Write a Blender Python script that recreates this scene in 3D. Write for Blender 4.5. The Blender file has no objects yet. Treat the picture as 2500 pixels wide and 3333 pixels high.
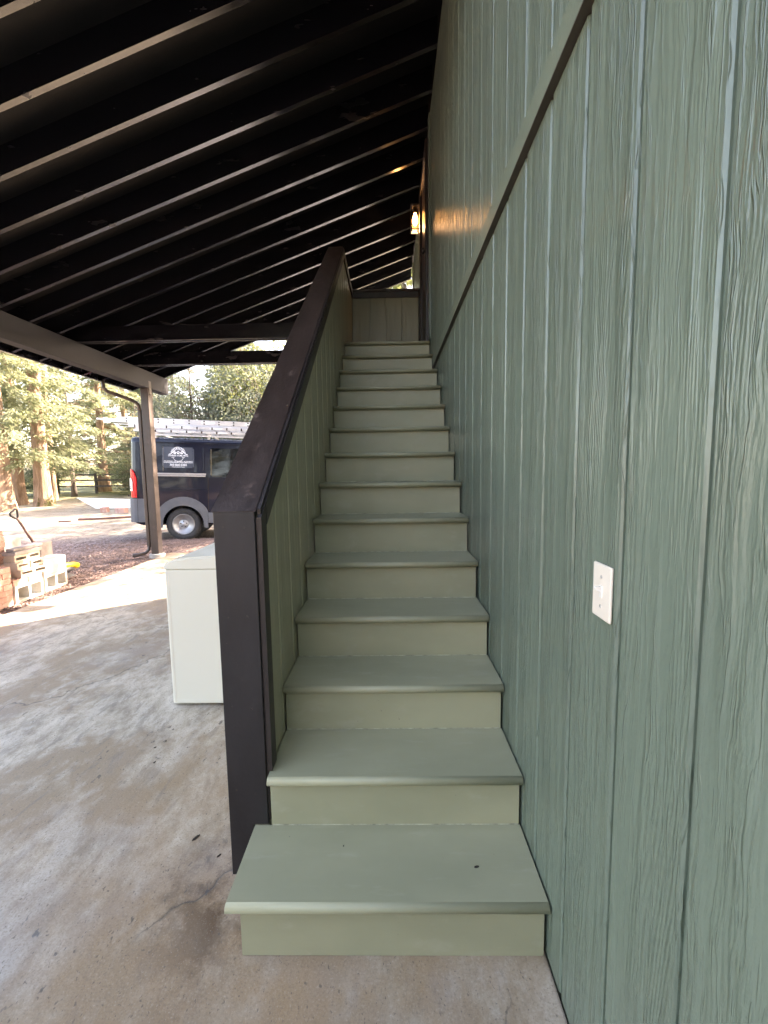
import bpy, bmesh, math, random
import numpy as np
from mathutils import Vector, Matrix

scene = bpy.context.scene
COL = scene.collection
R = math.radians

# ------------------------------------------------------------------ camera
def make_camera():
    pit, yaw, roll = -0.09792, -0.01468, -0.0149
    f = Vector((math.sin(yaw)*math.cos(pit), math.cos(yaw)*math.cos(pit), math.sin(pit)))
    r0 = Vector((math.cos(yaw), -math.sin(yaw), 0)); u0 = r0.cross(f)
    r = r0*math.cos(roll) + u0*math.sin(roll); u = r.cross(f)
    cd = bpy.data.cameras.new('camera'); co = bpy.data.objects.new('camera', cd)
    COL.objects.link(co)
    m = Matrix(((r.x, u.x, -f.x, -0.4348), (r.y, u.y, -f.y, -1.0426), (r.z, u.z, -f.z, 1.3983), (0, 0, 0, 1)))
    co.matrix_world = m
    cd.sensor_fit = 'HORIZONTAL'; cd.sensor_width = 36.0; cd.lens = 36*1352.62/2500
    cd.clip_start = 0.02; cd.clip_end = 600
    scene.camera = co
make_camera()

# ------------------------------------------------------------------ sky, sun, exposure
SUN_EL = R(39); SUN_AZ = (0.79, 0.61)                 # direction on the ground from the carport to the sun
w = bpy.data.worlds.new('World'); scene.world = w; w.use_nodes = True
nt = w.node_tree; nt.nodes.clear()
sky = nt.nodes.new('ShaderNodeTexSky'); sky.sky_type = 'NISHITA'; sky.sun_disc = False
sky.sun_elevation = SUN_EL; sky.sun_rotation = math.atan2(SUN_AZ[0], SUN_AZ[1])
sky.dust_density = 2.5; sky.ozone_density = 0.8
bg = nt.nodes.new('ShaderNodeBackground'); bg.inputs['Strength'].default_value = 0.15
wo = nt.nodes.new('ShaderNodeOutputWorld')
nt.links.new(sky.outputs[0], bg.inputs[0]); nt.links.new(bg.outputs[0], wo.inputs[0])
sl = bpy.data.lights.new('sun', 'SUN'); sl.energy = 5.0; sl.angle = R(0.53); sl.color = (1.0, 0.97, 0.93)
so = bpy.data.objects.new('sun', sl); COL.objects.link(so)
_d = Vector((-SUN_AZ[0]*math.cos(SUN_EL), -SUN_AZ[1]*math.cos(SUN_EL), -math.sin(SUN_EL)))
so.rotation_euler = _d.to_track_quat('-Z', 'Y').to_euler(); so.location = (20, 16, 18)
scene.view_settings.view_transform = 'Standard'; scene.view_settings.look = 'None'
scene.view_settings.exposure = 3.42; scene.view_settings.gamma = 1
scene.view_settings.use_white_balance = True; scene.view_settings.white_balance_temperature = 8500; scene.view_settings.white_balance_tint = 19
scene.view_settings.use_curve_mapping = False
scene.cycles.use_denoising = True
scene.cycles.use_adaptive_sampling = True; scene.cycles.adaptive_threshold = 0.03
scene.cycles.max_bounces = 7; scene.cycles.diffuse_bounces = 4; scene.cycles.transparent_max_bounces = 8

# ------------------------------------------------------------------ materials
MATS = {}
class NG:
    def __init__(s, name):
        s.m = bpy.data.materials.new(name); s.m.use_nodes = True
        s.t = s.m.node_tree; s.t.nodes.clear()
        s.out = s.n('ShaderNodeOutputMaterial')
    def n(s, typ, **kw):
        nd = s.t.nodes.new(typ)
        for k, v in kw.items(): setattr(nd, k, v)
        return nd
    def set(s, sock, v):
        if v is None: return
        if hasattr(v, 'links'): s.t.links.new(v, sock)
        else:
            if isinstance(v, (tuple, list)) and len(v) == 3 and sock.type == 'RGBA': v = (*v, 1)
            sock.default_value = v
    def math(s, op, a, b=None, c=None, clamp=False):
        nd = s.n('ShaderNodeMath', operation=op); nd.use_clamp = clamp
        s.set(nd.inputs[0], a)
        if b is not None: s.set(nd.inputs[1], b)
        if c is not None: s.set(nd.inputs[2], c)
        return nd.outputs[0]
    def obj(s, rand=0.0):
        tc = s.n('ShaderNodeTexCoord').outputs['Object']
        if rand:
            oi = s.n('ShaderNodeObjectInfo')
            v = s.n('ShaderNodeVectorMath', operation='MULTIPLY_ADD')
            cmb = s.n('ShaderNodeCombineXYZ')
            for i in range(3): s.set(cmb.inputs[i], oi.outputs['Random'])
            s.set(v.inputs[0], cmb.outputs[0]); v.inputs[1].default_value = (rand*.37, rand*.71, rand); s.set(v.inputs[2], tc)
            return v.outputs[0]
        return tc
    def pos(s): return s.n('ShaderNodeNewGeometry').outputs['Position']
    def map(s, v, sc=(1, 1, 1), loc=(0, 0, 0), rot=(0, 0, 0)):
        m = s.n('ShaderNodeMapping'); s.set(m.inputs['Vector'], v)
        m.inputs['Scale'].default_value = sc; m.inputs['Location'].default_value = loc; m.inputs['Rotation'].default_value = rot
        return m.outputs[0]
    def noise(s, v, scale=5, detail=3, rough=.55, dist=0, col=False):
        n = s.n('ShaderNodeTexNoise'); s.set(n.inputs['Vector'], v)
        n.inputs['Scale'].default_value = scale; n.inputs['Detail'].default_value = detail
        n.inputs['Roughness'].default_value = rough; n.inputs['Distortion'].default_value = dist
        return n.outputs['Color' if col else 'Fac']
    def ramp(s, fac, stops, interp='LINEAR'):
        r = s.n('ShaderNodeValToRGB'); s.set(r.inputs[0], fac); e = r.color_ramp.elements
        r.color_ramp.interpolation = interp
        while len(e) < len(stops): e.new(0.5)
        for i, (p, c) in enumerate(stops):
            e[i].position = p
            e[i].color = (c, c, c, 1) if not isinstance(c, (tuple, list)) else (*c, 1)
        return r.outputs[0]
    def mix(s, fac, a, b, blend='MIX'):
        m = s.n('ShaderNodeMix'); m.data_type = 'RGBA'; m.blend_type = blend
        s.set(m.inputs[0], fac); s.set(m.inputs[6], a); s.set(m.inputs[7], b)
        return m.outputs[2]
    def bump(s, h, strength=.5, dist=.01, normal=None):
        b = s.n('ShaderNodeBump'); s.set(b.inputs['Height'], h)
        b.inputs['Strength'].default_value = strength; b.inputs['Distance'].default_value = dist
        if normal is not None: s.set(b.inputs['Normal'], normal)
        return b.outputs[0]
    def bsdf(s, color, rough=.5, normal=None, spec=.5, metal=0, coat=0, emit=None, emits=0, trans=0):
        p = s.n('ShaderNodeBsdfPrincipled')
        s.set(p.inputs['Base Color'], color); s.set(p.inputs['Roughness'], rough)
        p.inputs['Specular IOR Level'].default_value = spec; s.set(p.inputs['Metallic'], metal)
        p.inputs['Coat Weight'].default_value = coat
        if normal is not None: s.set(p.inputs['Normal'], normal)
        if emit is not None: s.set(p.inputs['Emission Color'], emit); p.inputs['Emission Strength'].default_value = emits
        p.inputs['Transmission Weight'].default_value = trans
        return p.outputs[0]
    def done(s, sh):
        s.t.links.new(sh, s.out.inputs[0]); MATS[s.m.name] = s.m; return s.m

def simple(name, color, rough=.5, var=.12, scale=6, bump=.15, bscale=40, metal=0, coat=0, spec=.5):
    g = NG(name); v = g.obj(3.0)
    n1 = g.noise(v, scale, 4)
    lo = tuple(c*(1-var) for c in color); hi = tuple(min(1, c*(1+var)) for c in color)
    col = g.ramp(n1, [(.3, lo), (.7, hi)])
    b = g.bump(g.noise(v, bscale, 3), bump, .004)
    return g.done(g.bsdf(col, g.math('MULTIPLY_ADD', g.noise(v, scale*2.3, 2), .16, rough-.08), b, spec, metal, coat))

SAGE = (.132, .170, .128)
KHAKI = (.40, .372, .255)
def siding(name, color=SAGE, relief=1.0, rough=.30):
    g = NG(name); v = g.obj(23.0)
    warp = g.noise(g.map(v, (1, 4.5, .9)), 1.0, 2, .5)
    sep = g.n('ShaderNodeSeparateXYZ'); g.set(sep.inputs[0], v)
    t = g.math('MULTIPLY_ADD', warp, .26, sep.outputs[1])
    rings = g.math('SINE', g.math('MULTIPLY', t, 520.0))
    rings = g.math('MULTIPLY_ADD', rings, .5, .5)
    mask = g.ramp(g.noise(g.map(v, (1, 9, 1.3)), 1.0, 1), [(.45, 0.0), (.58, 1.0)])
    rings = g.math('MULTIPLY', rings, mask)
    wob = g.n('ShaderNodeVectorMath', operation='MULTIPLY_ADD')
    g.set(wob.inputs[0], g.noise(g.map(v, (1, 12, 7)), 1.0, 2, col=True)); wob.inputs[1].default_value = (0, .024, .05); g.set(wob.inputs[2], v)
    v2 = wob.outputs[0]
    fine = g.noise(g.map(v2, (40, 230, 26)), 1.0, 2, .6)
    mid = g.noise(g.map(v2, (20, 52, 4.2)), 1.0, 2, .6)
    ridge = g.ramp(g.noise(g.map(v2, (10, 34, 2.2)), 1.0, 3, .6), [(.50, 0), (.525, 1), (.60, .45)])
    crumb = g.noise(g.map(v, (60, 110, 55)), 1.0, 2, .6)
    h = g.math('MULTIPLY', rings, .20)
    h = g.math('MULTIPLY_ADD', fine, .26, h); h = g.math('MULTIPLY_ADD', mid, 1.15, h)
    h = g.math('MULTIPLY_ADD', ridge, .55, h); h = g.math('MULTIPLY_ADD', crumb, .30, h)
    amp = g.ramp(g.noise(g.map(v, (2, 13, 1.1)), 1.0, 2), [(.40, .25), (.60, 1.0)])
    h = g.math('MULTIPLY', h, amp)
    b = g.bump(h, .8*relief, .0070)
    tint = g.noise(g.map(v, (2, 5, .7)), 1.0, 3)
    dark = tuple(c*.90 for c in color); lite = tuple(c*1.07 for c in color)
    col = g.ramp(tint, [(.3, dark), (.7, lite)])
    ro = g.math('MULTIPLY_ADD', fine, .16, rough-.06)
    return g.done(g.bsdf(col, ro, b, .6))
siding('siding_sage'); siding('siding_sage_soft', tuple(c*.97 for c in SAGE), .55)
siding('siding_khaki', KHAKI, .45); siding('siding_olive', (.255, .245, .150), .45)

simple('band_paint', (.160, .195, .142), .36, .06, 5, .25, 60)
def stairpaint():
    g = NG('stair_paint'); v = g.pos()
    big = g.noise(g.map(v, (1.5, 3, 3)), 1.0, 4)
    st = g.noise(v, 420, 2, .6)
    col = g.ramp(big, [(.38, (.292, .285, .182)), (.62, (.345, .330, .213))])
    scuff = g.ramp(g.noise(g.map(v, (5, 22, 9)), 1.0, 5, .65), [(.56, 0), (.68, .5)])
    col = g.mix(scuff, col, (.37, .35, .25))
    spk = g.ramp(g.noise(v, 55, 2), [(.76, 0), (.79, .6)])
    col = g.mix(spk, col, (.15, .14, .11))
    long = g.noise(g.map(v, (3, 60, 60)), 1.0, 3)
    h = g.math('MULTIPLY_ADD', long, .5, g.math('MULTIPLY', st, .5))
    return g.done(g.bsdf(col, g.math('MULTIPLY_ADD', st, .2, .38), g.bump(h, .42, .0016), .5))
stairpaint()

def darkwood(name, color, rough=.4, worn=.25, relief=.4, spec=.5):
    g = NG(name); v = g.obj(5.0)
    n = g.noise(g.map(v, (14, 5, 5)), 1.0, 5, .62)
    col = g.ramp(n, [(.3, tuple(c*.72 for c in color)), (.72, tuple(c*1.3 for c in color))])
    wn = g.ramp(g.noise(v, 9, 6, .7), [(.58, 0), (.74, worn)])
    col = g.mix(wn, col, tuple(min(1, c*4.2+.02) for c in color))
    chip = g.ramp(g.noise(v, 38, 3, .6), [(.74, 0), (.77, .8)])
    col = g.mix(g.math('MULTIPLY', chip, worn*1.6), col, (.33, .28, .22))
    h = g.noise(g.map(v, (60, 25, 60)), 1.0, 4, .6)
    return g.done(g.bsdf(col, g.math('MULTIPLY_ADD', n, .3, rough-.15), g.bump(h, relief, .002), spec))
darkwood('trim_brown', (.026, .0185, .0165), .42, .22)
darkwood('cap_brown', (.042, .0265, .021), .36, .9, .8)
darkwood('post_brown', (.016, .0132, .0142), .45, .10)
darkwood('carport_post_brown', (.052, .038, .034), .42, .10, .4, .5)
darkwood('beam_brown', (.016, .0155, .018), .62, .07, .4, .22)
def blackpaint():
    g = NG('rafter_black'); v = g.obj(9.0)
    n = g.noise(g.map(v, (3, 30, 30)), 1.0, 4)
    col = g.ramp(n, [(.3, (.003, .003, .0045)), (.75, (.006, .006, .009))])
    knots = g.ramp(g.noise(g.map(v, (4, 12, 12)), 1.0, 3), [(.66, 0), (.70, 1)])
    col = g.mix(knots, col, (.004, .003, .003))
    ro = g.math('MULTIPLY_ADD', knots, .3, g.math('MULTIPLY_ADD', n, .20, .12))
    g.done(g.bsdf(col, ro, g.bump(n, .12, .002), .85))
    g = NG('deck_black'); v = g.pos()
    n = g.noise(v, 5, 4)
    col = g.ramp(n, [(.3, (.004, .0035, .0035)), (.75, (.009, .0075, .007))])
    return g.done(g.bsdf(col, .6, g.bump(g.noise(v, 40, 3), .3, .003), .3))
blackpaint()

def concrete():
    g = NG('concrete'); v = g.pos()
    big = g.noise(v, 1.3, 6, .66)
    mid = g.noise(g.map(v, (1, .6, 1), rot=(0, 0, .9)), 7.5, 7, .74)
    streak = g.noise(g.map(v, (16, 5.0, 1), rot=(0, 0, .7)), 1.0, 5, .7, .5)
    col = g.ramp(mid, [(.37, (.27, .225, .172)), (.50, (.475, .415, .335)), (.63, (.64, .58, .495))])
    col = g.mix(g.ramp(big, [(.45, .9), (.55, 0)]), col, (.30, .222, .145))
    col = g.mix(g.ramp(streak, [(.36, .6), (.46, 0)]), col, (.20, .175, .15))
    pale = g.ramp(g.noise(g.map(v, (6, 3, 1), rot=(0, 0, -.5)), 1.0, 5, .65), [(.54, 0), (.66, .5)])
    col = g.mix(pale, col, (.62, .58, .525))
    # warm light painted into the slab round the stair foot; dirt beside the post
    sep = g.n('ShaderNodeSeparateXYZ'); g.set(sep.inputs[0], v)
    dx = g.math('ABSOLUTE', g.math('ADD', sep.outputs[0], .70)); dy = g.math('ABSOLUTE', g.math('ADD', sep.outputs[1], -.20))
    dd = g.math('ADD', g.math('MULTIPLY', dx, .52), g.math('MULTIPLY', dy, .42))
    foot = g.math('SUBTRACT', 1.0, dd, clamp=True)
    warm_tint = g.math('MULTIPLY', foot, g.ramp(g.noise(v, 3.4, 6, .7), [(.36, .5), (.54, 1.0)]))
    col = g.mix(warm_tint, col, (.36, .232, .135))
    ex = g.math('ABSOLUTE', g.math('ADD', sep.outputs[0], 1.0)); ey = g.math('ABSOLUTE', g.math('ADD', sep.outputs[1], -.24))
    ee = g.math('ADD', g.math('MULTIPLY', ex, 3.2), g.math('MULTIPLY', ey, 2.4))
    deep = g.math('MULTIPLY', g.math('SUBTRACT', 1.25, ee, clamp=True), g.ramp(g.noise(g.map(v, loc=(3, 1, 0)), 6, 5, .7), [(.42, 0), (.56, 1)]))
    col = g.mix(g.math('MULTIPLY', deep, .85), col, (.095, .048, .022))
    # cracks
    vv = g.n('ShaderNodeVectorMath', operation='MULTIPLY_ADD')
    g.set(vv.inputs[0], g.noise(v, 2.2, 4, .6, col=True)); vv.inputs[1].default_value = (.7, .7, 0); g.set(vv.inputs[2], v)
    vo = g.n('ShaderNodeTexVoronoi', feature='DISTANCE_TO_EDGE'); g.set(vo.inputs['Vector'], g.map(vv.outputs[0], (1, 1, .01), loc=(.3, .55, 0))); vo.inputs['Scale'].default_value = .45
    crack = g.ramp(vo.outputs['Distance'], [(.0012, 1), (.0045, 0)])
    crack = g.math('MULTIPLY', crack, g.ramp(g.noise(v, 1.1, 2), [(.50, 0), (.58, .8)]))
    col = g.mix(crack, col, (.05, .045, .04))
    spots = g.ramp(g.noise(g.map(v, (1, .6, 1), rot=(0, 0, .7)), 26, 3, .6), [(.64, 0), (.68, .8)])
    col = g.mix(g.math('MULTIPLY', spots, g.ramp(g.noise(v, 1.7, 2), [(.45, 0), (.6, 1)])), col, (.07, .062, .055))
    blue = g.ramp(g.noise(g.map(v, loc=(7, 2, 0)), 1.6, 4), [(.52, 0), (.68, .2)])
    col = g.mix(blue, col, (.33, .35, .40))
    grit = g.noise(v, 150, 4, .75)
    col = g.mix(g.ramp(grit, [(.36, .5), (.47, 0)]), col, (.19, .155, .12))
    col = g.mix(g.ramp(grit, [(.56, 0), (.70, .3)]), col, (.66, .61, .54))
    pits = g.ramp(g.noise(g.map(v, (1, .7, 1), rot=(0, 0, .8)), 95, 3, .6), [(.63, 0), (.68, .75)])
    col = g.mix(pits, col, (.13, .105, .085))
    h = g.math('MULTIPLY_ADD', mid, .5, g.math('MULTIPLY', g.noise(v, 70, 4, .6), .4))
    h = g.math('SUBTRACT', h, g.math('MULTIPLY', crack, .5))
    ro = g.math('MULTIPLY_ADD', mid, .3, .38)
    return g.done(g.bsdf(col, ro, g.bump(h, .55, .006), .4))
concrete()

def ground_mat():
    g = NG('bark_and_dirt'); v = g.pos()
    sep = g.n('ShaderNodeSeparateXYZ'); g.set(sep.inputs[0], v)
    chips = g.n('ShaderNodeTexVoronoi'); g.set(chips.inputs['Vector'], g.map(v, (1, .55, 1), rot=(0, 0, .5))); chips.inputs['Scale'].default_value = 38
    bark = g.ramp(g.math('ADD', g.math('MULTIPLY', chips.outputs['Color'], .7), g.math('MULTIPLY', g.noise(v, 14, 5, .7), .3)),
                  [(.2, (.080, .052, .046)), (.5, (.170, .118, .104)), (.85, (.34, .26, .235))])
    dirt = g.ramp(g.noise(v, 2.2, 7, .7), [(.3, (.155, .125, .095)), (.55, (.29, .25, .20)), (.75, (.40, .36, .30))])
    litter = g.ramp(g.noise(g.map(v, (1, .5, 1)), 9, 4, .7), [(.56, 0), (.64, .75)])
    dirt = g.mix(litter, dirt, (.12, .085, .055))
    grass = g.ramp(g.noise(v, .8, 6, .7), [(.3, (.055, .065, .022)), (.6, (.12, .115, .045)), (.8, (.17, .14, .075))])
    wob = g.math('MULTIPLY_ADD', g.noise(v, .55, 5, .65), 5.0, -2.5)
    far = g.math('ADD', g.math('SUBTRACT', sep.outputs[1], g.math('MULTIPLY', sep.outputs[0], .25)), wob)
    col = g.mix(g.ramp(g.math('MULTIPLY', far, .02), [(.195, 0), (.235, 1)]), bark, dirt)
    col = g.mix(g.ramp(g.math('MULTIPLY', far, .02), [(.46, 0), (.56, 1)]), col, grass)
    h = g.math('ADD', g.math('MULTIPLY', chips.outputs['Distance'], .6), g.noise(v, 30, 4, .7))
    return g.done(g.bsdf(col, .85, g.bump(h, .7, .02), .25))
ground_mat()
simple('driveway_grey', (.30, .30, .34), .75, .22, 3.5, .5, 60)
simple('caulk', (.38, .365, .26), .6, .5, 30, .3, 60)
simple('footing', (.40, .38, .36), .8, .2, 9, .5, 50)
simple('bark_chip', (.22, .155, .138), .85, .55, 3, .3, 30)

def brickmat(name, a, b, speck=.5):
    g = NG(name); v = g.obj(17.0)
    oi = g.n('ShaderNodeObjectInfo').outputs['Random']
    n = g.noise(v, 16, 5, .65)
    col = g.mix(oi, a, b)
    col = g.mix(g.ramp(n, [(.5, 0), (.66, .75)]), col, (.50, .44, .39))
    col = g.mix(g.ramp(g.noise(v, 45, 3), [(.62, 0), (.68, speck)]), col, (.10, .06, .05))
    return g.done(g.bsdf(col, .9, g.bump(g.noise(v, 60, 4, .65), .6, .004), .25))
brickmat('brick_red', (.40, .215, .175), (.50, .32, .27))
brickmat('brick_cream', (.45, .38, .31), (.52, .44, .37), .2)
simple('block_grey', (.50, .48, .44), .92, .14, 9, .7, 70)
simple('weathered_wood', (.30, .265, .255), .85, .3, 7, .6, 35)
simple('pale_lumber', (.52, .44, .33), .8, .25, 6, .4, 30)
simple('white_sheet', (.72, .72, .70), .6, .08, 3, .25, 12)
simple('handle_wood', (.16, .085, .070), .6, .3, 8, .3, 30)
simple('dark_metal', (.05, .047, .05), .45, .2, 8, .2, 30, .6)
simple('yellow_plastic', (.72, .50, .03), .45, .1, 8, .2, 30)
simple('grey_rubber', (.055, .055, .06), .6, .2, 8, .3, 30)
g = NG('enamel_cream'); g.done(g.bsdf(g.ramp(g.noise(g.obj(), 1.2, 2), [(.3, (.70, .665, .56)), (.7, (.73, .695, .59))]), .3, None, .5))
simple('switch_plastic', (.74, .66, .55), .35, .04, 9, .05, 60)
simple('toggle_white', (.78, .74, .67), .3, .02, 9, .03, 60)
simple('screw_metal', (.50, .48, .45), .35, .05, 9, .05, 60, .7)
simple('flashing_brown', (.060, .048, .036), .55, .25, 9, .2, 30)
simple('downspout_brown', (.055, .040, .034), .42, .2, 8, .15, 20)
simple('van_paint', (.009, .011, .022), .18, .1, 3, .02, 6, 0, .25, .25)
simple('van_plastic', (.105, .110, .125), .6, .12, 5, .2, 90)
simple('van_glass', (.004, .005, .007), .05, .05, 3, .0, 6)
simple('van_rail', (.42, .40, .40), .35, .08, 5, .05, 30, .3)
simple('van_sign', (.040, .050, .072), .4, .05, 4, .02, 20)
simple('sign_white', (.78, .80, .84), .5, .02, 4, .02, 20)
simple('tyre_rubber', (.040, .040, .043), .8, .3, 8, .5, 60)
simple('rim_steel', (.36, .355, .36), .4, .15, 8, .1, 30, .55)
simple('hub_grey', (.45, .45, .46), .35, .1, 8, .1, 30, .4)
simple('lamp_red', (.60, .010, .014), .25, .05, 5, .02, 30, 0, .1, .3)
simple('lamp_clear', (.75, .75, .76), .15, .05, 5, .02, 30, 0, .6)
simple('aluminium', (.70, .70, .72), .35, .08, 6, .08, 40, .75)
simple('ladder_label', (.82, .82, .80), .5, .03, 6, .05, 40)
simple('fence_wood', (.050, .042, .036), .85, .3, 6, .5, 20)
simple('speck_dark', (.025, .018, .014), .9, .2, 6, .3, 30)
simple('lantern_metal', (.035, .025, .02), .35, .15, 8, .1, 30, .6)
simple('door_brown', (.050, .030, .026), .4, .2, 6, .2, 30)

def barkmat(name, lo, hi):
    g = NG(name); v = g.obj(7.0)
    n = g.noise(g.map(v, (7, 7, 1.2)), 1.0, 6, .7)
    col = g.ramp(n, [(.3, lo), (.7, hi)])
    return g.done(g.bsdf(col, .9, g.bump(n, 1.0, .06), .2))
barkmat('bark_redwood', (.15, .085, .055), (.44, .31, .22)); barkmat('bark_grey', (.045, .036, .03), (.16, .135, .115))
def leafmat(name, cols, trans=.4):
    g = NG(name); oi = g.n('ShaderNodeNewGeometry')
    n = g.noise(g.pos(), 1.1, 3)
    rnd = g.math('ADD', g.math('MULTIPLY', oi.outputs['Random Per Island'], .65), g.math('MULTIPLY', n, .45))
    col = g.ramp(rnd, [(.15, cols[0]), (.5, cols[1]), (.92, cols[2])])
    d = g.bsdf(col, .6, None, .3)
    t = g.n('ShaderNodeBsdfTranslucent'); g.set(t.inputs[0], g.mix(.35, col, (.24, .28, .11)))
    m = g.n('ShaderNodeMixShader'); m.inputs[0].default_value = trans
    g.t.links.new(d, m.inputs[1]); g.t.links.new(t.outputs[0], m.inputs[2])
    return g.done(m.outputs[0])
leafmat('leaf_conifer', ((.040, .055, .030), (.080, .100, .055), (.13, .145, .085)), .40)
leafmat('leaf_blue', ((.055, .072, .062), (.105, .130, .112), (.17, .19, .16)), .40)
leafmat('leaf_yellow', ((.065, .085, .025), (.13, .15, .045), (.22, .22, .08)), .45)
leafmat('leaf_bright', ((.14, .16, .085), (.22, .24, .15), (.32, .33, .23)), .55)
leafmat('leaf_dry', ((.075, .045, .030), (.13, .085, .058), (.19, .135, .095)), .2)

def glassmat():
    g = NG('lantern_glass')
    tr = g.n('ShaderNodeBsdfTransparent'); tr.inputs[0].default_value = (.97, .95, .92, 1)
    gl = g.n('ShaderNodeBsdfGlossy'); gl.inputs['Roughness'].default_value = .05
    m = g.n('ShaderNodeMixShader'); fr = g.n('ShaderNodeFresnel'); fr.inputs[0].default_value = 1.45
    g.t.links.new(fr.outputs[0], m.inputs[0]); g.t.links.new(tr.outputs[0], m.inputs[1]); g.t.links.new(gl.outputs[0], m.inputs[2])
    g.done(m.outputs[0])
    g = NG('bulb_glow')
    g.done(g.bsdf((.9, .7, .4), .4, emit=(1.0, .50, .16), emits=4.5))
glassmat()

# ------------------------------------------------------------------ mesh helpers
def wloc(o):
    l = Vector((0, 0, 0))
    while o is not None: l += Vector(o.location); o = o.parent
    return l
def thing(name, label, cat, loc=(0, 0, 0), group=None, rotz=0):
    o = bpy.data.objects.new(name, None); COL.objects.link(o); o.location = loc; o.rotation_euler = (0, 0, rotz)
    o.empty_display_size = .1
    tag(o, label, cat, group); return o
def tag(o, label=None, cat=None, group=None, kind=None):
    if label: o['label'] = label
    if cat: o['category'] = cat
    if group: o['group'] = group
    if kind: o['kind'] = kind
    return o
def meshof(bm, name, mat, smooth=False):
    me = bpy.data.meshes.new(name); bm.normal_update(); bm.to_mesh(me); bm.free()
    me.materials.append(MATS[mat])
    if smooth:
        for p in me.polygons: p.use_smooth = True
    return me
def put(name, me, parent=None, loc=(0, 0, 0), rot=(0, 0, 0)):
    o = bpy.data.objects.new(name, me); COL.objects.link(o); o.parent = parent; o.location = loc; o.rotation_euler = rot
    return o
def add(name, bm, mat, parent=None, world=True, smooth=False, loc=None):
    """link a bmesh given in world coordinates (or in the parent's own) as one object"""
    if loc is None: loc = (0, 0, 0)
    base = wloc(parent) + Vector(loc) if world else Vector(loc)
    bmesh.ops.translate(bm, verts=bm.verts, vec=-base)
    return put(name, meshof(bm, name, mat, smooth), parent, loc)
def bx(bm, x0, x1, y0, y1, z0, z1, bev=0, seg=1):
    vs = [bm.verts.new(c) for c in ((x0, y0, z0), (x1, y0, z0), (x1, y1, z0), (x0, y1, z0), (x0, y0, z1), (x1, y0, z1), (x1, y1, z1), (x0, y1, z1))]
    fs = [bm.faces.new([vs[i] for i in f]) for f in ((3, 2, 1, 0), (4, 5, 6, 7), (0, 1, 5, 4), (1, 2, 6, 5), (2, 3, 7, 6), (3, 0, 4, 7))]
    if bev:
        es = {e for f in fs for e in f.edges}
        bmesh.ops.bevel(bm, geom=list(es), offset=bev, segments=seg, profile=.5, affect='EDGES')
    return bm
def box(x0, x1, y0, y1, z0, z1, bev=0, seg=1):
    return bx(bmesh.new(), x0, x1, y0, y1, z0, z1, bev, seg)
def prism(poly, axis, a, b, bm=None):
    """extrude a polygon; axis 'X': poly is (y,z), 'Y': (x,z), 'Z': (x,y)"""
    bm = bm or bmesh.new()
    def P(p, t): return {'X': (t, p[0], p[1]), 'Y': (p[0], t, p[1]), 'Z': (p[0], p[1], t)}[axis]
    A = [bm.verts.new(P(p, a)) for p in poly]; B = [bm.verts.new(P(p, b)) for p in poly]
    bm.faces.new(A[::-1]); bm.faces.new(B); n = len(poly)
    for i in range(n): bm.faces.new((A[i], A[(i+1) % n], B[(i+1) % n], B[i]))
    bmesh.ops.recalc_face_normals(bm, faces=bm.faces); return bm
def tube(bm, pts, rads, n=8, cap=True, squash=1.0):
    pts = [Vector(p) for p in pts]
    if not hasattr(rads, '__len__'): rads = [rads]*len(pts)
    rings = []; up = None
    for i, p in enumerate(pts):
        d = (pts[min(i+1, len(pts)-1)]-pts[max(i-1, 0)]).normalized()
        if up is None: up = d.orthogonal().normalized()
        a = (up-d*up.dot(d)).normalized(); b = d.cross(a); up = a
        rings.append([bm.verts.new(p+(a*math.cos(2*math.pi*k/n)*squash+b*math.sin(2*math.pi*k/n))*rads[i]) for k in range(n)])
    for r0, r1 in zip(rings, rings[1:]):
        for k in range(n): bm.faces.new((r0[k], r0[(k+1) % n], r1[(k+1) % n], r1[k]))
    if cap: bm.faces.new(rings[0][::-1]); bm.faces.new(rings[-1])
    return bm
def lathe(bm, prof, n=24, axis='Z', c=(0, 0, 0)):
    """prof: list of (radius, height)"""
    rings = []
    for r, h in prof:
        ring = []
        for k in range(n):
            a = 2*math.pi*k/n; x, y = r*math.cos(a), r*math.sin(a)
            co = {'Z': (x, y, h), 'Y': (x, h, y), 'X': (h, x, y)}[axis]
            ring.append(bm.verts.new((co[0]+c[0], co[1]+c[1], co[2]+c[2])))
        rings.append(ring)
    for r0, r1 in zip(rings, rings[1:]):
        for k in range(n): bm.faces.new((r0[k], r0[(k+1) % n], r1[(k+1) % n], r1[k]))
    bm.faces.new(rings[0][::-1]); bm.faces.new(rings[-1])
    bmesh.ops.recalc_face_normals(bm, faces=bm.faces); return bm

RISE, RUN, WID = .19, .24253, .8626
rng = random.Random(7)

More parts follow.
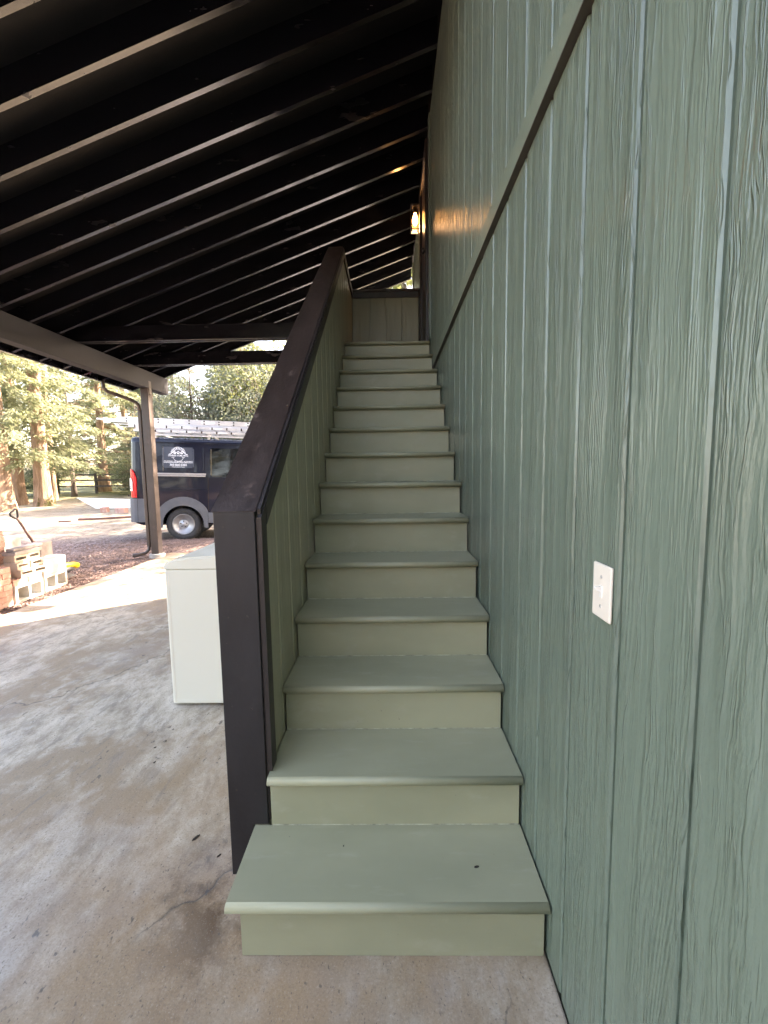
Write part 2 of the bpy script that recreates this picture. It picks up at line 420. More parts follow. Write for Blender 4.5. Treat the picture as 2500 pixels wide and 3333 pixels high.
# ------------------------------------------------------------------ the setting: ground, slab, driveway
def smooth(a, b, x):
    t = np.clip((x-a)/(b-a), 0, 1); return t*t*(3-2*t)
def gz(x, y):
    d = np.maximum(np.maximum(-4.39-x, y-6.25), 0)
    near = -.018-.075*smooth(.4, 3.0, d)
    return near+.38*smooth(16, 26, y)+.03*np.sin(x*.8+1)*np.cos(y*.6)*smooth(3, 9, d)
def build_ground():
    def axis(lo, hi, c0, c1, fine):
        pts = list(np.arange(c0, c1+1e-6, fine)); s = fine; p = c0
        while p > lo: s *= 1.25; p -= s; pts.insert(0, max(p, lo))
        s = fine; p = c1
        while p < hi: s *= 1.25; p += s; pts.append(min(p, hi))
        return np.array(pts)
    xs = axis(-260, 260, -12, -4.2, .08); ys = axis(-60, 300, 2, 12, .08)
    X, Y = np.meshgrid(xs, ys); Z = gz(X, Y)
    r = np.random.RandomState(3)
    d = np.clip((-4.39-X), 0, .3)/.3
    Z = Z+r.uniform(-.012, .012, Z.shape)*d*(np.abs(X) < 13)*(Y < 13)
    inside = (X > -4.35) & (Y < 6.2)
    Z = np.where(inside, -.12, Z); Z = np.where((X > -4.15) & (Y >= 6.2) & (Y < 16), -.12, Z)
    nx, ny = len(xs), len(ys)
    v = np.stack([X, Y, Z], -1).reshape(-1, 3)
    i = (np.arange(ny-1)[:, None]*nx+np.arange(nx-1)[None]).reshape(-1)
    f = np.stack([i, i+1, i+nx+1, i+nx], 1)
    me = bpy.data.meshes.new('ground'); me.from_pydata(v.tolist(), [], f.tolist()); me.materials.append(MATS['bark_and_dirt'])
    for p in me.polygons: p.use_smooth = True
    tag(put('ground', me), kind='structure')
build_ground()
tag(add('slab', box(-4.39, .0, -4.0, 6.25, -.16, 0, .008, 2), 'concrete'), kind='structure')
tag(add('driveway', box(-4.22, 9, 6.27, 15, -.2, -.082, .01), 'driveway_grey'), kind='structure')

def chips():
    r = np.random.RandomState(11); V = []; F = []
    n = 9000
    xx = -4.40-np.abs(r.normal(0, 1.3, n)); yy = r.uniform(2.6, 8.2, n)
    zz = gz(xx, yy)
    for k in range(n):
        L, Wd, H = r.uniform(.012, .04), r.uniform(.006, .016), r.uniform(.003, .008)
        a = r.uniform(0, 6.28); t = r.uniform(-.5, .5); ca, sa = math.cos(a), math.sin(a)
        b = len(V)
        for sx, sy, sz in ((-1, -1, -1), (1, -.6, -1), (1, .8, -1), (-.8, 1, -1), (-.8, -.7, 1), (.9, -.6, 1), (.8, .6, 1), (-.9, .8, 1)):
            x, y, z = sx*L*.5, sy*Wd*.5, sz*H+sx*L*.5*t
            V.append((xx[k]+x*ca-y*sa, yy[k]+x*sa+y*ca, zz[k]+.004+abs(t)*L*.4+z))
        F += [(b+4, b+5, b+6, b+7), (b, b+1, b+5, b+4), (b+1, b+2, b+6, b+5), (b+2, b+3, b+7, b+6), (b+3, b, b+4, b+7)]
    me = bpy.data.meshes.new('bark_mulch'); me.from_pydata(V, [], F); me.materials.append(MATS['bark_chip'])
    tag(put('bark_mulch', me), 'loose bark mulch chips scattered along the edge of the slab', 'mulch', kind='stuff')
chips()

# ------------------------------------------------------------------ house wall with grooved siding
GAP = .013
def plank_mesh(h, wd, th=.012):
    bm = prism([(.0042, 0), (th, 0), (th, wd), (.0015, wd), (0, wd-.0015), (0, .0044)], 'Z', 0, h)
    return meshof(bm, 'plank', 'siding_sage')
wall = thing('house_wall', 'tall sage green grooved siding wall along the right of the stairs', 'wall', (0, -3.9, 0))
add('wall_core', box(.0085, 6, -4.0, 5.82, -.1, 5.6), 'siding_sage_soft', wall)
lo = plank_mesh(2.352, .2032-GAP); up = plank_mesh(2.245, .2032-.007)
y = -.064-.2032*18+GAP/2
while y < 5.60:
    put('plank', lo, wall, Vector((0, y, .004))-wloc(wall)); y += .2032
y = .1-.2032*19+.0035
while y < 5.60:
    put('plank', up, wall, Vector((-.018, y, 2.438))-wloc(wall)); y += .2032
add('wall_backing', box(-.009, .0084, -4.0, 5.80, 2.362, 4.70), 'siding_sage_soft', wall)
add('band_board', box(-.0195, -.0092, -4.0, 5.79, 2.3625, 2.4365, .0015), 'band_paint', wall)
add('flashing', box(-.0215, .0080, -4.0, 5.80, 2.3575, 2.3618), 'flashing_brown', wall)
add('casing', box(-.034, -.0182, 3.10, 3.19, 2.665, 4.66, .003), 'siding_sage_soft', wall)
add('corner_board', box(-.036, -.0182, 5.72, 5.84, 2.4, 4.6, .003), 'siding_sage_soft', wall)

door = thing('door', 'dark brown door and frame at the landing on top of the stairs', 'door', (-.02, 3.7, 2.66))
add('door_panel', box(-.026, -.0185, 3.36, 4.02, 2.675, 4.50, .003), 'door_brown', door)
add('door_frame', box(-.052, -.0183, 3.29, 3.358, 2.663, 4.58, .004), 'trim_brown', door)
add('door_frame', box(-.052, -.0183, 4.022, 4.10, 2.663, 4.58, .004), 'trim_brown', door)
add('door_frame', box(-.050, -.0183, 3.359, 4.021, 4.502, 4.578, .004), 'trim_brown', door)
bm = bmesh.new(); lathe(bm, [(.012, -.026), (.012, -.05), (.028, -.055), (.030, -.075), (.018, -.088), (.002, -.09)], 16, 'X', (0, 3.43, 3.62))
add('handle', bm, 'dark_metal', door, smooth=True)

# ------------------------------------------------------------------ staircase
st = thing('staircase', 'straight sage painted wooden stairs with rounded nosings up to a landing', 'stairs', (-.43, 0, 0))
def tread(n):
    y0 = (n-1)*RUN; z1 = n*RISE; t = .030; r = t/2
    x0 = -WID if n > 1 else -.918
    x1 = -.006 if n < 13 else -.0235
    y1 = y0+RUN+.0295 if n < 14 else 4.2
    prof = [(y1, z1), (y1, z1-t)]
    for k in range(9):
        a = -math.pi/2-math.pi*k/8
        prof.append((y0+r+r*math.cos(a), z1-r+r*math.sin(a)))
    bm = prism(prof, 'X', x0+.0035, x1)
    if n == 1:                               # rounded return on the open end
        pass
    o = add('tread' if n < 14 else 'landing_floor', bm, 'stair_paint', st)
    for p in o.data.polygons: p.use_smooth = abs(p.normal.x) < .5 and p.area < .03
    return o
for n in range(1, 15):
    tread(n)
    yr = (n-1)*RUN+.030
    x0 = -WID+.006 if n > 1 else -.882
    x1 = -.010 if n < 13 else -.027
    if n > 1: add('caulk_line', box(x0+.004, x1-.004, yr-.0022, yr-.0002, (n-1)*RISE+.0006, (n-1)*RISE+.0034), 'caulk', st)
    add('riser', box(x0, x1, yr, yr+.018, (n-1)*RISE+.001, n*RISE-.0305), 'stair_paint', st)
add('side_panel', box(-.880, -.866, .0485, .2745, 0, .159), 'stair_paint', st)
add('support', box(-.84, -.03, 4.05, 4.19, 0, 2.62), 'stair_paint', st)

# ------------------------------------------------------------------ guard wall beside the stairs
SL = .7745
def capz(y): return 1.276+SL*(y-.276)
gw = thing('stair_guard_wall', 'sloping half wall beside the stairs, sage siding under a dark brown cap', 'wall', (-.93, .276, 0))
PK = 3.27; LZ = 3.585
CT = .030                                        # vertical thickness of the cap board
core = [(.292, .0), (4.33, .0), (4.33, LZ-CT-.002), (PK, LZ-CT-.002), (PK, capz(PK)-CT-.004), (.292, capz(.292)-CT-.004)]
add('wall_core', prism(core, 'X', -.998, -.8785), 'siding_khaki', gw)
edges = [.294]+[.495+.2032*k for k in range(19)]+[4.2135]
for a, b in zip(edges, edges[1:]):
    a2, b2 = a+.003, b-.003
    bot = lambda yy: max(0, (math.floor((yy)/RUN))*RISE-.10) if yy < 3.2 else 2.4
    zb = max(0.0, min(bot(a2), bot(b2)))
    tops = [(b2, min(capz(b2), LZ)-CT-.01), (a2, min(capz(a2), LZ)-CT-.01)]
    if a2 < PK < b2: tops = [(b2, LZ-CT-.01), (PK, LZ-CT-.01), (a2, capz(a2)-CT-.01)]
    bm = prism([(a2, zb), (b2, zb)]+tops, 'X', -.8745, -.8635)
    bmesh.ops.bevel(bm, geom=[e for e in bm.edges if abs(e.verts[0].co.x+.8635) < 1e-4 and abs(e.verts[1].co.x+.8635) < 1e-4], offset=.0055, segments=1, affect='EDGES')
    add('plank', bm, 'siding_khaki', gw, loc=(.05, a2-.276, 0))
add('siding_backing', prism([(.292, 0), (4.2135, 0), (4.2135, LZ-CT-.012), (PK, LZ-CT-.012), (.292, capz(.292)-CT-.012)], 'X', -.8783, -.8716), 'siding_khaki', gw)
fb = prism([(-1.004, 0), (-.922, 0), (-.922, .191), (-.8695, .191), (-.8695, 1.2745), (-1.004, 1.2745)], 'Y', .2755, .2915)
bmesh.ops.bevel(fb, geom=[e for e in fb.edges if abs(e.verts[0].co.x-e.verts[1].co.x) < 1e-4 and abs(e.verts[0].co.y-e.verts[1].co.y) < 1e-4], offset=.002, segments=1, affect='EDGES')
add('front_board', fb, 'post_brown', gw)
for zz in (1.235, .93, .62, .31):
    for xx in (-.972, -.905):
        b_ = bmesh.new(); lathe(b_, [(.0034, .2760), (.0034, .2750), (.0012, .2747)], 10, 'Y', (xx+rng.uniform(-.004, .004), 0, zz+rng.uniform(-.012, .012))); add('nail_head', b_, 'trim_brown', gw)
def slope_board(y0, y1, zt0, th, xa, xb, slope=SL):
    return prism([(y0, zt0-th), (y1, zt0-th+slope*(y1-y0)), (y1, zt0+slope*(y1-y0)), (y0, zt0)], 'X', xa, xb)
bm = prism([(.2752, 1.2755), (.2752, 1.277), (PK+.02, capz(PK+.02)), (PK+.02, capz(PK+.02)-CT), (.2752+.03, 1.2755)], 'X', -1.010, -.866)
bmesh.ops.bevel(bm, geom=[e for e in bm.edges if abs(e.verts[0].co.x-e.verts[1].co.x) < 1e-4 and e.calc_length() > .5], offset=.003, segments=2, affect='EDGES')
add('cap_board', bm, 'cap_brown', gw, loc=(0, 0, 1))
add('level_cap', box(-1.010, -.866, PK+.022, 4.34, LZ-CT, LZ, .003), 'cap_brown', gw, loc=(0, 3.2, 3.5))
add('rail_trim', slope_board(.336, PK, capz(.336)-CT+.012, .078, -.8627, -.848), 'trim_brown', gw, loc=(.06, .5, 1.2))
add('rail_trim', box(-.8627, -.848, PK+.001, 4.19, LZ-CT-.075, LZ-CT+.010, .002), 'trim_brown', gw, loc=(.06, 3.5, 3.5))
add('edge_moulding', slope_board(.29, PK, capz(.29)-.004, .022, -.8655, -.8535), 'trim_brown', gw, loc=(.06, .5, 1.25))
add('corner_trim', prism([(.279, .385), (.334, .385), (.334, capz(.334)-.085), (.334, capz(.334)-CT+.008), (.279, capz(.279)-CT+.008)], 'X', -.8627, -.849), 'trim_brown', gw, loc=(.06, 0, .4))
add('corner_moulding', box(-.8690, -.8632, .2835, .2915, .20, 1.255), 'trim_brown', gw)
add('outer_siding', prism([(.294, 0), (4.32, 0), (4.32, LZ-.04), (PK, LZ-.04), (.294, capz(.294)-.04)], 'X', -1.003, -.9985), 'siding_khaki', gw)

lw = thing('landing_guard_wall', 'low sage siding wall with dark brown cap across the back of the landing', 'wall', (-.43, 4.25, 2.66))
add('wall_core', box(-.878, -.056, 4.2225, 4.31, 2.63, 3.53), 'siding_olive', lw)
for x0, x1 in ((-.862, -.652), (-.641, -.464), (-.453, -.265), (-.254, -.058)):
    bm = box(0, .0185, 0, x1-x0, 0, .83, .003)
    put('plank', meshof(bm, 'plank', 'siding_olive'), lw, Vector((x1, 4.2035, 2.663))-wloc(lw), (0, 0, R(90)))
add('trim_board', box(-.846, -.057, 4.188, 4.2030, 3.478, 3.545, .002), 'trim_brown', lw)
add('cap_board', box(-.846, -.055, 4.176, 4.33, 3.546, 3.574, .003), 'cap_brown', lw)
add('end_post', box(-.054, -.0195, 4.176, 4.31, 2.663, 3.574, .003), 'trim_brown', lw)

# ------------------------------------------------------------------ light switch
sw = thing('light_switch', 'white toggle light switch on the green siding', 'light switch', (-.001, -.209, 1.147))
bm = box(-.0070, -.0006, -.245, -.1735, 1.0905, 1.2040, .0035, 3)
add('cover_plate', bm, 'switch_plastic', sw)
bm = box(-.0082, -.0064, -.2145, -.2035, 1.135, 1.160, .0006); add('toggle_frame', bm, 'toggle_white', sw)
bm = prism([(-.0080, 1.146), (-.0080, 1.158), (-.0195, 1.1585), (-.0205, 1.1545), (-.0190, 1.1515)], 'Y', -.2125, -.2055); add('toggle', bm, 'toggle_white', sw)
for z in (1.1165, 1.1775):
    bm = bmesh.new(); lathe(bm, [(.0036, -.0065), (.0036, -.0074), (.0022, -.0084)], 12, 'X', (0, -.209, z)); sc = add('screw', bm, 'screw_metal', sw, smooth=True)

# ------------------------------------------------------------------ lantern at the top of the stairs
ln = thing('wall_lantern', 'lit wall lantern with clear glass and warm bulb beside the upper door', 'lamp', (-.02, 4.18, 4.35))
lx0, lx1, ly0, ly1, lz0, lz1 = -.145, -.040, 4.13, 4.235, 4.215, 4.485
add('back_plate', box(-.030, -.0182, 4.14, 4.225, 4.26, 4.44, .002), 'lantern_metal', ln)
for xx in (lx0, lx1-.008):
    for yy in (ly0, ly1-.008):
        add('frame_bar', box(xx, xx+.008, yy, yy+.008, lz0+.0085, lz1-.0085), 'lantern_metal', ln)
for zz in (lz0, lz1-.008, lz0+.052):
    t = 0 if zz != lz0+.052 else .001
    bm = bmesh.new()
    bx(bm, lx0+t, lx1-t, ly0+t, ly0+.008-t, zz, zz+.008); bx(bm, lx0+t, lx1-t, ly1-.008+t, ly1-t, zz, zz+.008)
    bx(bm, lx0+t, lx0+.008-t, ly0+.008, ly1-.008, zz, zz+.008); bx(bm, lx1-.008+t, lx1-t, ly0+.008, ly1-.008, zz, zz+.008)
    add('frame_ring', bm, 'lantern_metal', ln)
add('top_cap', box(lx0-.004, lx1+.004, ly0-.004, ly1+.004, lz1+.0005, lz1+.012, .003), 'lantern_metal', ln)
add('arm', box(-.0395, -.0305, 4.165, 4.20, 4.30, 4.40), 'lantern_metal', ln)
for a in ((lx0+.003, lx0+.005, ly0+.009, ly1-.009), (lx1-.005, lx1-.003, ly0+.009, ly1-.009), (lx0+.009, lx1-.009, ly0+.003, ly0+.005), (lx0+.009, lx1-.009, ly1-.005, ly1-.003)):
    add('glass_pane', box(*a, lz0+.009, lz1-.009), 'lantern_glass', ln)
cx, cy = (lx0+lx1)/2, (ly0+ly1)/2
bm = bmesh.new(); lathe(bm, [(.020, lz1-.001), (.020, lz1-.055), (.014, lz1-.065)], 16, 'Z', (cx, cy, 0)); add('socket', bm, 'lantern_metal', ln, smooth=True)
bm = bmesh.new(); lathe(bm, [(.006, 4.286), (.020, 4.290), (.031, 4.308), (.034, 4.335), (.030, 4.365), (.020, 4.395), (.015, 4.418)], 20, 'Z', (cx, cy, 0)); add('bulb', bm, 'bulb_glow', ln, smooth=True)
pl = bpy.data.lights.new('lantern_light', 'POINT'); pl.energy = 0.7; pl.color = (1.0, .60, .32); pl.shadow_soft_size = .045
po = bpy.data.objects.new('lantern_light', pl); COL.objects.link(po); po.parent = ln; po.location = Vector((cx, cy, 4.262))-wloc(ln)

# ------------------------------------------------------------------ carport roof, beam, ties, post
RZ, RS = 4.67, .36
ROOF_Y0 = .36  # unseen near edge of the roof, set back to let skylight onto the stairs
def rz(x): return RZ+RS*x
rf = thing('carport_roof', 'black painted carport roof of sloping rafters over the stairs', 'roof', (-2.5, 2, 4))
RD = .195
xe = -4.96
raf = meshof(prism([(xe, rz(xe)), (-.022, rz(-.022)), (-.022, rz(-.022)+RD), (xe, rz(xe)+RD)], 'Y', 0, .038), 'rafter', 'rafter_black')
k = -2
while True:
    yy = 1.335+.3905*k
    if yy > 6.2: break
    put('rafter', raf, rf, Vector((rng.uniform(-.002, .002), yy-.019+rng.uniform(-.006, .006), rng.uniform(-.002, .002)))-wloc(rf)); k += 1
add('roof_deck', prism([(-5.03, rz(-5.03)+RD+.001), (.6, rz(.6)+RD+.001), (.6, rz(.6)+RD+.03), (-5.03, rz(-5.03)+RD+.03)], 'Y', ROOF_Y0, 6.42), 'deck_black', rf)
add('rake_board', prism([(xe, rz(xe)-.01), (-.022, rz(-.022)-.01), (-.022, rz(-.022)+RD), (xe, rz(xe)+RD)], 'Y', 6.385, 6.423), 'rafter_black', rf)
add('fascia', box(xe-.0385, xe-.0005, ROOF_Y0, 6.423, rz(xe)-.012, rz(xe)+RD-.012), 'rafter_black', rf)

bmn = thing('carport_beam', 'long dark timber beam carrying the rafters at the slab edge', 'beam', (-4.44, 2, 2.81))
bm = box(-4.51, -4.37, ROOF_Y0-.2, 6.52, 2.812, 3.088, .006); add('timber', bm, 'beam_brown', bmn)
for i, yy in enumerate((4.42, 5.59)):
    tb = thing('tie_beam', ('dark doubled tie beam under the rafters, the nearer one to the camera' if i == 0 else 'dark doubled tie beam under the rafters, the farther one near the gable'), 'beam', (-2.7, yy, 3.1), 'doubled tie beams under the rafters')
    add('timber', box(-4.52, -1.012, yy-.056, yy-.016, 3.0885, 3.275, .003), 'rafter_black', tb)
    add('timber', box(-4.52, -1.012, yy+.016, yy+.056, 3.0885, 3.272, .003), 'rafter_black', tb)
    add('spacer', box(-3.0, -2.75, yy-.0158, yy+.0158, 3.091, 3.26), 'rafter_black', tb)
ps = thing('carport_post', 'square dark brown post under the beam end on a round concrete foot', 'post', (-4.44, 5.94, 0))
add('shaft', box(-4.507, -4.378, 5.875, 6.005, .055, 2.810, .005), 'carport_post_brown', ps)
add('bracket', box(-4.377, -4.368, 5.90, 5.97, 2.70, 2.93, .001), 'carport_post_brown', ps)
bm = bmesh.new(); lathe(bm, [(.125, -.1), (.125, .04), (.118, .053), (.10, .055)], 28, 'Z', (-4.44, 5.94, 0)); add('footing', bm, 'footing', ps)
ps2 = thing('carport_post', 'square dark brown post under the beam behind the camera', 'post', (-4.44, .28, 0))
add('shaft', box(-4.507, -4.378, .22, .35, .0, 2.810, .005), 'beam_brown', ps2)

dsx = thing('downspout', 'brown downspout bending from the eave to the post and down to the ground', 'downspout', (-4.57, 5.9, 0))
def rect_sweep(pts, a, b):
    bm = bmesh.new(); tube(bm, pts, [a*.72]*len(pts), 4, True); return bm
pipe = [(-4.965, 5.66, 2.90), (-4.965, 5.665, 2.79), (-4.93, 5.69, 2.735), (-4.86, 5.73, 2.705), (-4.66, 5.845, 2.625), (-4.59, 5.885, 2.585), (-4.560, 5.905, 2.53), (-4.553, 5.91, 2.45)]
bm = bmesh.new(); tube(bm, pipe, .034, 10, True, .75); add('elbow', bm, 'downspout_brown', dsx, smooth=True)
add('pipe', box(-4.584, -4.524, 5.885, 5.925, .16, 2.47, .012, 3), 'downspout_brown', dsx)
bm = bmesh.new(); tube(bm, [(-4.554, 5.905, .19), (-4.56, 5.90, .12), (-4.60, 5.87, .075), (-4.70, 5.80, .05), (-4.76, 5.76, .055)], [.034, .034, .036, .04, .046], 10, True, .7); add('outlet', bm, 'downspout_brown', dsx, smooth=True)
gu = thing('gutter', 'dark gutter running along the low eave of the carport', 'gutter', (-5.06, 2, 2.9))
bm = prism([(-5.000, 2.905), (-5.06, 2.905), (-5.09, 2.95), (-5.095, 3.01), (-5.088, 3.01), (-5.08, 2.955), (-5.055, 2.915), (-5.007, 2.913), (-5.007, 3.01), (-5.000, 3.01)], 'Y', ROOF_Y0, 6.42); add('channel', bm, 'downspout_brown', gu)

# ------------------------------------------------------------------ washing machine behind the guard wall
wm = thing('washing_machine', 'cream white washing machine standing on the slab behind the dark stair post', 'washing machine', (-1.42, 1.66, 0))
add('cabinet', box(-1.760, -1.075, 1.322, 1.995, .018, .846, .012, 3), 'enamel_cream', wm)
bm = prism([(-1.764, .849), (-1.071, .849), (-1.071, .915), (-1.10, .928), (-1.40, .926), (-1.60, .917), (-1.70, .905), (-1.745, .888), (-1.762, .868)], 'Y', 1.316, 2.0)
bmesh.ops.bevel(bm, geom=[e for e in bm.edges if abs(e.verts[0].co.y-e.verts[1].co.y) < 1e-5 and (e.verts[0].co.z > .85 or e.verts[1].co.z > .85)], offset=.010, segments=3, affect='EDGES')
add('top', bm, 'enamel_cream', wm, smooth=False)
add('corner_seam', box(-1.738, -1.7355, 1.3208, 1.3222, .03, .84), 'switch_plastic', wm)
add('control_panel', prism([(-1.19, .93), (-1.09, .93), (-1.085, 1.05), (-1.12, 1.05)], 'Y', 1.34, 1.98), 'enamel_cream', wm)
for a, b in ((-1.71, 1.38), (-1.71, 1.94), (-1.13, 1.38), (-1.13, 1.94)):
    bm = bmesh.new(); lathe(bm, [(.02, 0), (.02, .0178)], 12, 'Z', (a, b, 0)); add('foot', bm, 'grey_rubber', wm)

# ------------------------------------------------------------------ van
VH = R(14); VT = R(1.9)
van = thing('van', 'black cargo van with grey bumper and white printed sign parked beyond the post', 'van', (-5.056, 8.1, .280))
van.rotation_euler = (0, VT, VH)
# van frame: x forward from the rear wheel centre, y away from the camera (0 = near side panel), z above wheel centre
GR = -.37
def vbody():
    secs = []   # (x, near y, far y, bottom z, roof z, top edge radius, tumble)
    def sec(x, ins, zb, zt, r):
        y0, y1 = ins, 2.0-ins
        tb = .085
        pts = [(y0+.03, zb), (y0, zb+.10), (y0, .75), (y0+.012, 1.05), (y0+tb*.75, zt-r)]
        for k in range(1, 5):
            a = k/4*math.pi/2; pts.append((y0+tb*.75+r*(1-math.cos(a)), zt-r+r*math.sin(a)))
        pts.append((1.0, zt+.025))
        full = pts+[(2.0-py, pz) for py, pz in pts[-2::-1]]
        return [(x, py, pz) for py, pz in full]
    st_ = [(-1.055, .16, .12, 1.80, .10), (-1.05, .12, .10, 1.86, .10), (-1.03, .075, .08, 1.90, .11), (-.99, .035, .06, 1.915, .12), (-.93, .010, .03, 1.92, .13), (-.85, .0, .0, 1.925, .13),
           (.6, 0, 0, 1.925, .13), (2.2, 0, 0, 1.92, .13), (2.75, 0, 0, 1.86, .14), (3.1, .02, 0, 1.62, .16), (3.55, .05, 0, 1.20, .16), (3.65, .06, 0, 1.08, .14), (4.1, .10, 0, .92, .12), (4.32, .2, .02, .72, .10), (4.38, .28, .06, .60, .08)]
    bm = bmesh.new(); rings = []
    for s in st_: rings.append([bm.verts.new(p) for p in sec(*s)])
    for a, b in zip(rings, rings[1:]):
        n = len(a)
        for k in range(n-1): bm.faces.new((a[k], a[k+1], b[k+1], b[k]))
        bm.faces.new((a[n-1], a[0], b[0], b[n-1]))
    bm.faces.new(rings[0][::-1]); bm.faces.new(rings[-1])
    bmesh.ops.recalc_face_normals(bm, faces=bm.faces)
    return bm
def boolean_cut(bm, cutters, mat):
    me = meshof(bm, 'body', mat); o = put('body', me)
    tmp = []
    for c in cutters:
        cm = bpy.data.meshes.new('cut'); c.to_mesh(cm); c.free(); co = put('cut', cm); tmp.append(co)
        md = o.modifiers.new('b', 'BOOLEAN'); md.object = co; md.operation = 'DIFFERENCE'; md.solver = 'EXACT'
    dg = bpy.context.evaluated_depsgraph_get(); res = bpy.data.meshes.new_from_object(o.evaluated_get(dg))
    bpy.data.objects.remove(o)
    for c in tmp: bpy.data.objects.remove(c)
    res.materials.clear(); res.materials.append(MATS[mat])
    return res
cut = []
for wx in (0, 3.45):
    for yy0, yy1 in ((-.2, .34), (1.66, 2.2)):
        b_ = bmesh.new(); lathe(b_, [(.425, yy0), (.425, yy1)], 40, 'Y', (wx+.01, 0, 0)); cut.append(b_)
body = put('body', boolean_cut(vbody(), cut, 'van_paint'), van)
for p in body.data.polygons: p.use_smooth = p.area < .02
def vadd(name, bm, mat, parent=None, smooth=False):
    o = add(name, bm, mat, parent or van, world=False, smooth=smooth); return o
# wheels
def wheel(wx, near):
    s = 1 if near else -1; yo = .035 if near else 1.965
    we = bpy.data.objects.new('wheel', None); COL.objects.link(we); we.parent = van; we.location = (wx, yo, 0); we.rotation_euler = (0, 0, 0 if near else math.pi)
    b_ = bmesh.new(); n = 72
    prof = [(.235, .02), (.25, .0), (.30, -.008), (.345, .012), (.366, .035), (.372, .06), (.372, .19), (.36, .215), (.30, .24), (.235, .235)]
    rings = []
    for i, (r, h) in enumerate(prof):
        ring = []
        for k in range(n):
            a = 2*math.pi*k/n; rr = r-(.010 if (k % 2 and 4 <= i <= 7) else 0)
            ring.append(b_.verts.new((rr*math.cos(a), h, rr*math.sin(a))))
        rings.append(ring)
    for a, b in zip(rings, rings[1:]+rings[:1]):
        for k in range(n): b_.faces.new((a[k], a[(k+1) % n], b[(k+1) % n], b[k]))
    bmesh.ops.recalc_face_normals(b_, faces=b_.faces)
    add('tyre', b_, 'tyre_rubber', we, world=False)
    b_ = bmesh.new(); lathe(b_, [(.236, .03), (.236, .012), (.222, .006), (.214, .02), (.205, .05), (.185, .060), (.125, .040), (.112, .052), (.105, .06)], 40, 'Y'); add('rim', b_, 'rim_steel', we, world=False, smooth=True)
    b_ = bmesh.new(); lathe(b_, [(.104, .058), (.100, .030), (.085, .022), (.03, .022), (.026, .010), (.002, .010)], 32, 'Y'); add('hub_cap', b_, 'hub_grey', we, world=False, smooth=True)
    for k in range(12):
        a = 2*math.pi*(k+.5)/12; b_ = bmesh.new(); lathe(b_, [(.022, .040), (.021, .0525), (.002, .053)][::-1], 10, 'Y', (.167*math.cos(a), 0, .167*math.sin(a))); add('vent_hole', b_, 'speck_dark', we, world=False)
    for k in range(5):
        a = 2*math.pi*k/5+math.pi/2; b_ = bmesh.new(); lathe(b_, [(.012, .012), (.014, .03)], 8, 'Y', (.066*math.cos(a), 0, .066*math.sin(a))); add('lug_nut', b_, 'dark_metal', we, world=False)
    b_ = bmesh.new(); lathe(b_, [(.41, .31), (.41, .33)], 24, 'Y'); add('arch_liner', b_, 'grey_rubber', we, world=False)
for wx in (0, 3.45): wheel(wx, True); wheel(wx, False)
# rear bumper wraps the corner
bm = bmesh.new()
path = [(-.50, -.018), (-.88, -.018), (-.97, .005), (-1.045, .05), (-1.085, .12), (-1.095, .25), (-1.095, 1.75), (-1.085, 1.88), (-1.045, 1.95), (-.97, 1.995), (-.88, 2.018), (-.50, 2.018)]
lo_, hi_ = [], []
for (x, yv) in path: lo_.append(bm.verts.new((x, yv, .06))); hi_.append(bm.verts.new((x, yv, .575)))
for i in range(len(path)-1): bm.faces.new((lo_[i], lo_[i+1], hi_[i+1], hi_[i]))
bmesh.ops.recalc_face_normals(bm, faces=bm.faces); bmesh.ops.solidify(bm, geom=list(bm.faces), thickness=.03)
bmp = vadd('rear_bumper', bm, 'van_plastic')
bm = box(-.900, -.895, -.0195, -.0175, .065, .572); vadd('panel_seam', bm, 'speck_dark', bmp)
# wheel arch flares
def flare(wx, yy):
    bm = bmesh.new(); A = []; B = []
    for k in range(23):
        a = R(-8)+R(196)*k/22; c, s_ = math.cos(a), math.sin(a)
        ro = .585 if k not in (0, 22) else .55
        A.append((wx+.01+.425*c, .425*s_)); B.append((wx+.01+min(.515, max(-.53, ro*c*1.03)), min(.62, ro*s_*1.06)))
    va = [bm.verts.new((p[0], yy, p[1])) for p in A]; vb = [bm.verts.new((p[0], yy, p[1])) for p in B]
    for i in range(22): bm.faces.new((va[i], va[i+1], vb[i+1], vb[i]))
    bmesh.ops.recalc_face_normals(bm, faces=bm.faces); bmesh.ops.solidify(bm, geom=list(bm.faces), thickness=.024)
    vadd('wheel_arch', bm, 'van_plastic')
flare(0, -.016); flare(3.45, -.016); flare(0, 2.016); flare(3.45, 2.016)
for yy in ((-.016, -.001), (2.001, 2.016)):
    vadd('sill_cladding', box(.53, 2.92, yy[0], yy[1], .03, .27, .006, 2), 'van_plastic')
vadd('underbody', box(-.95, 4.0, .45, 1.55, -.06, .08), 'grey_rubber')
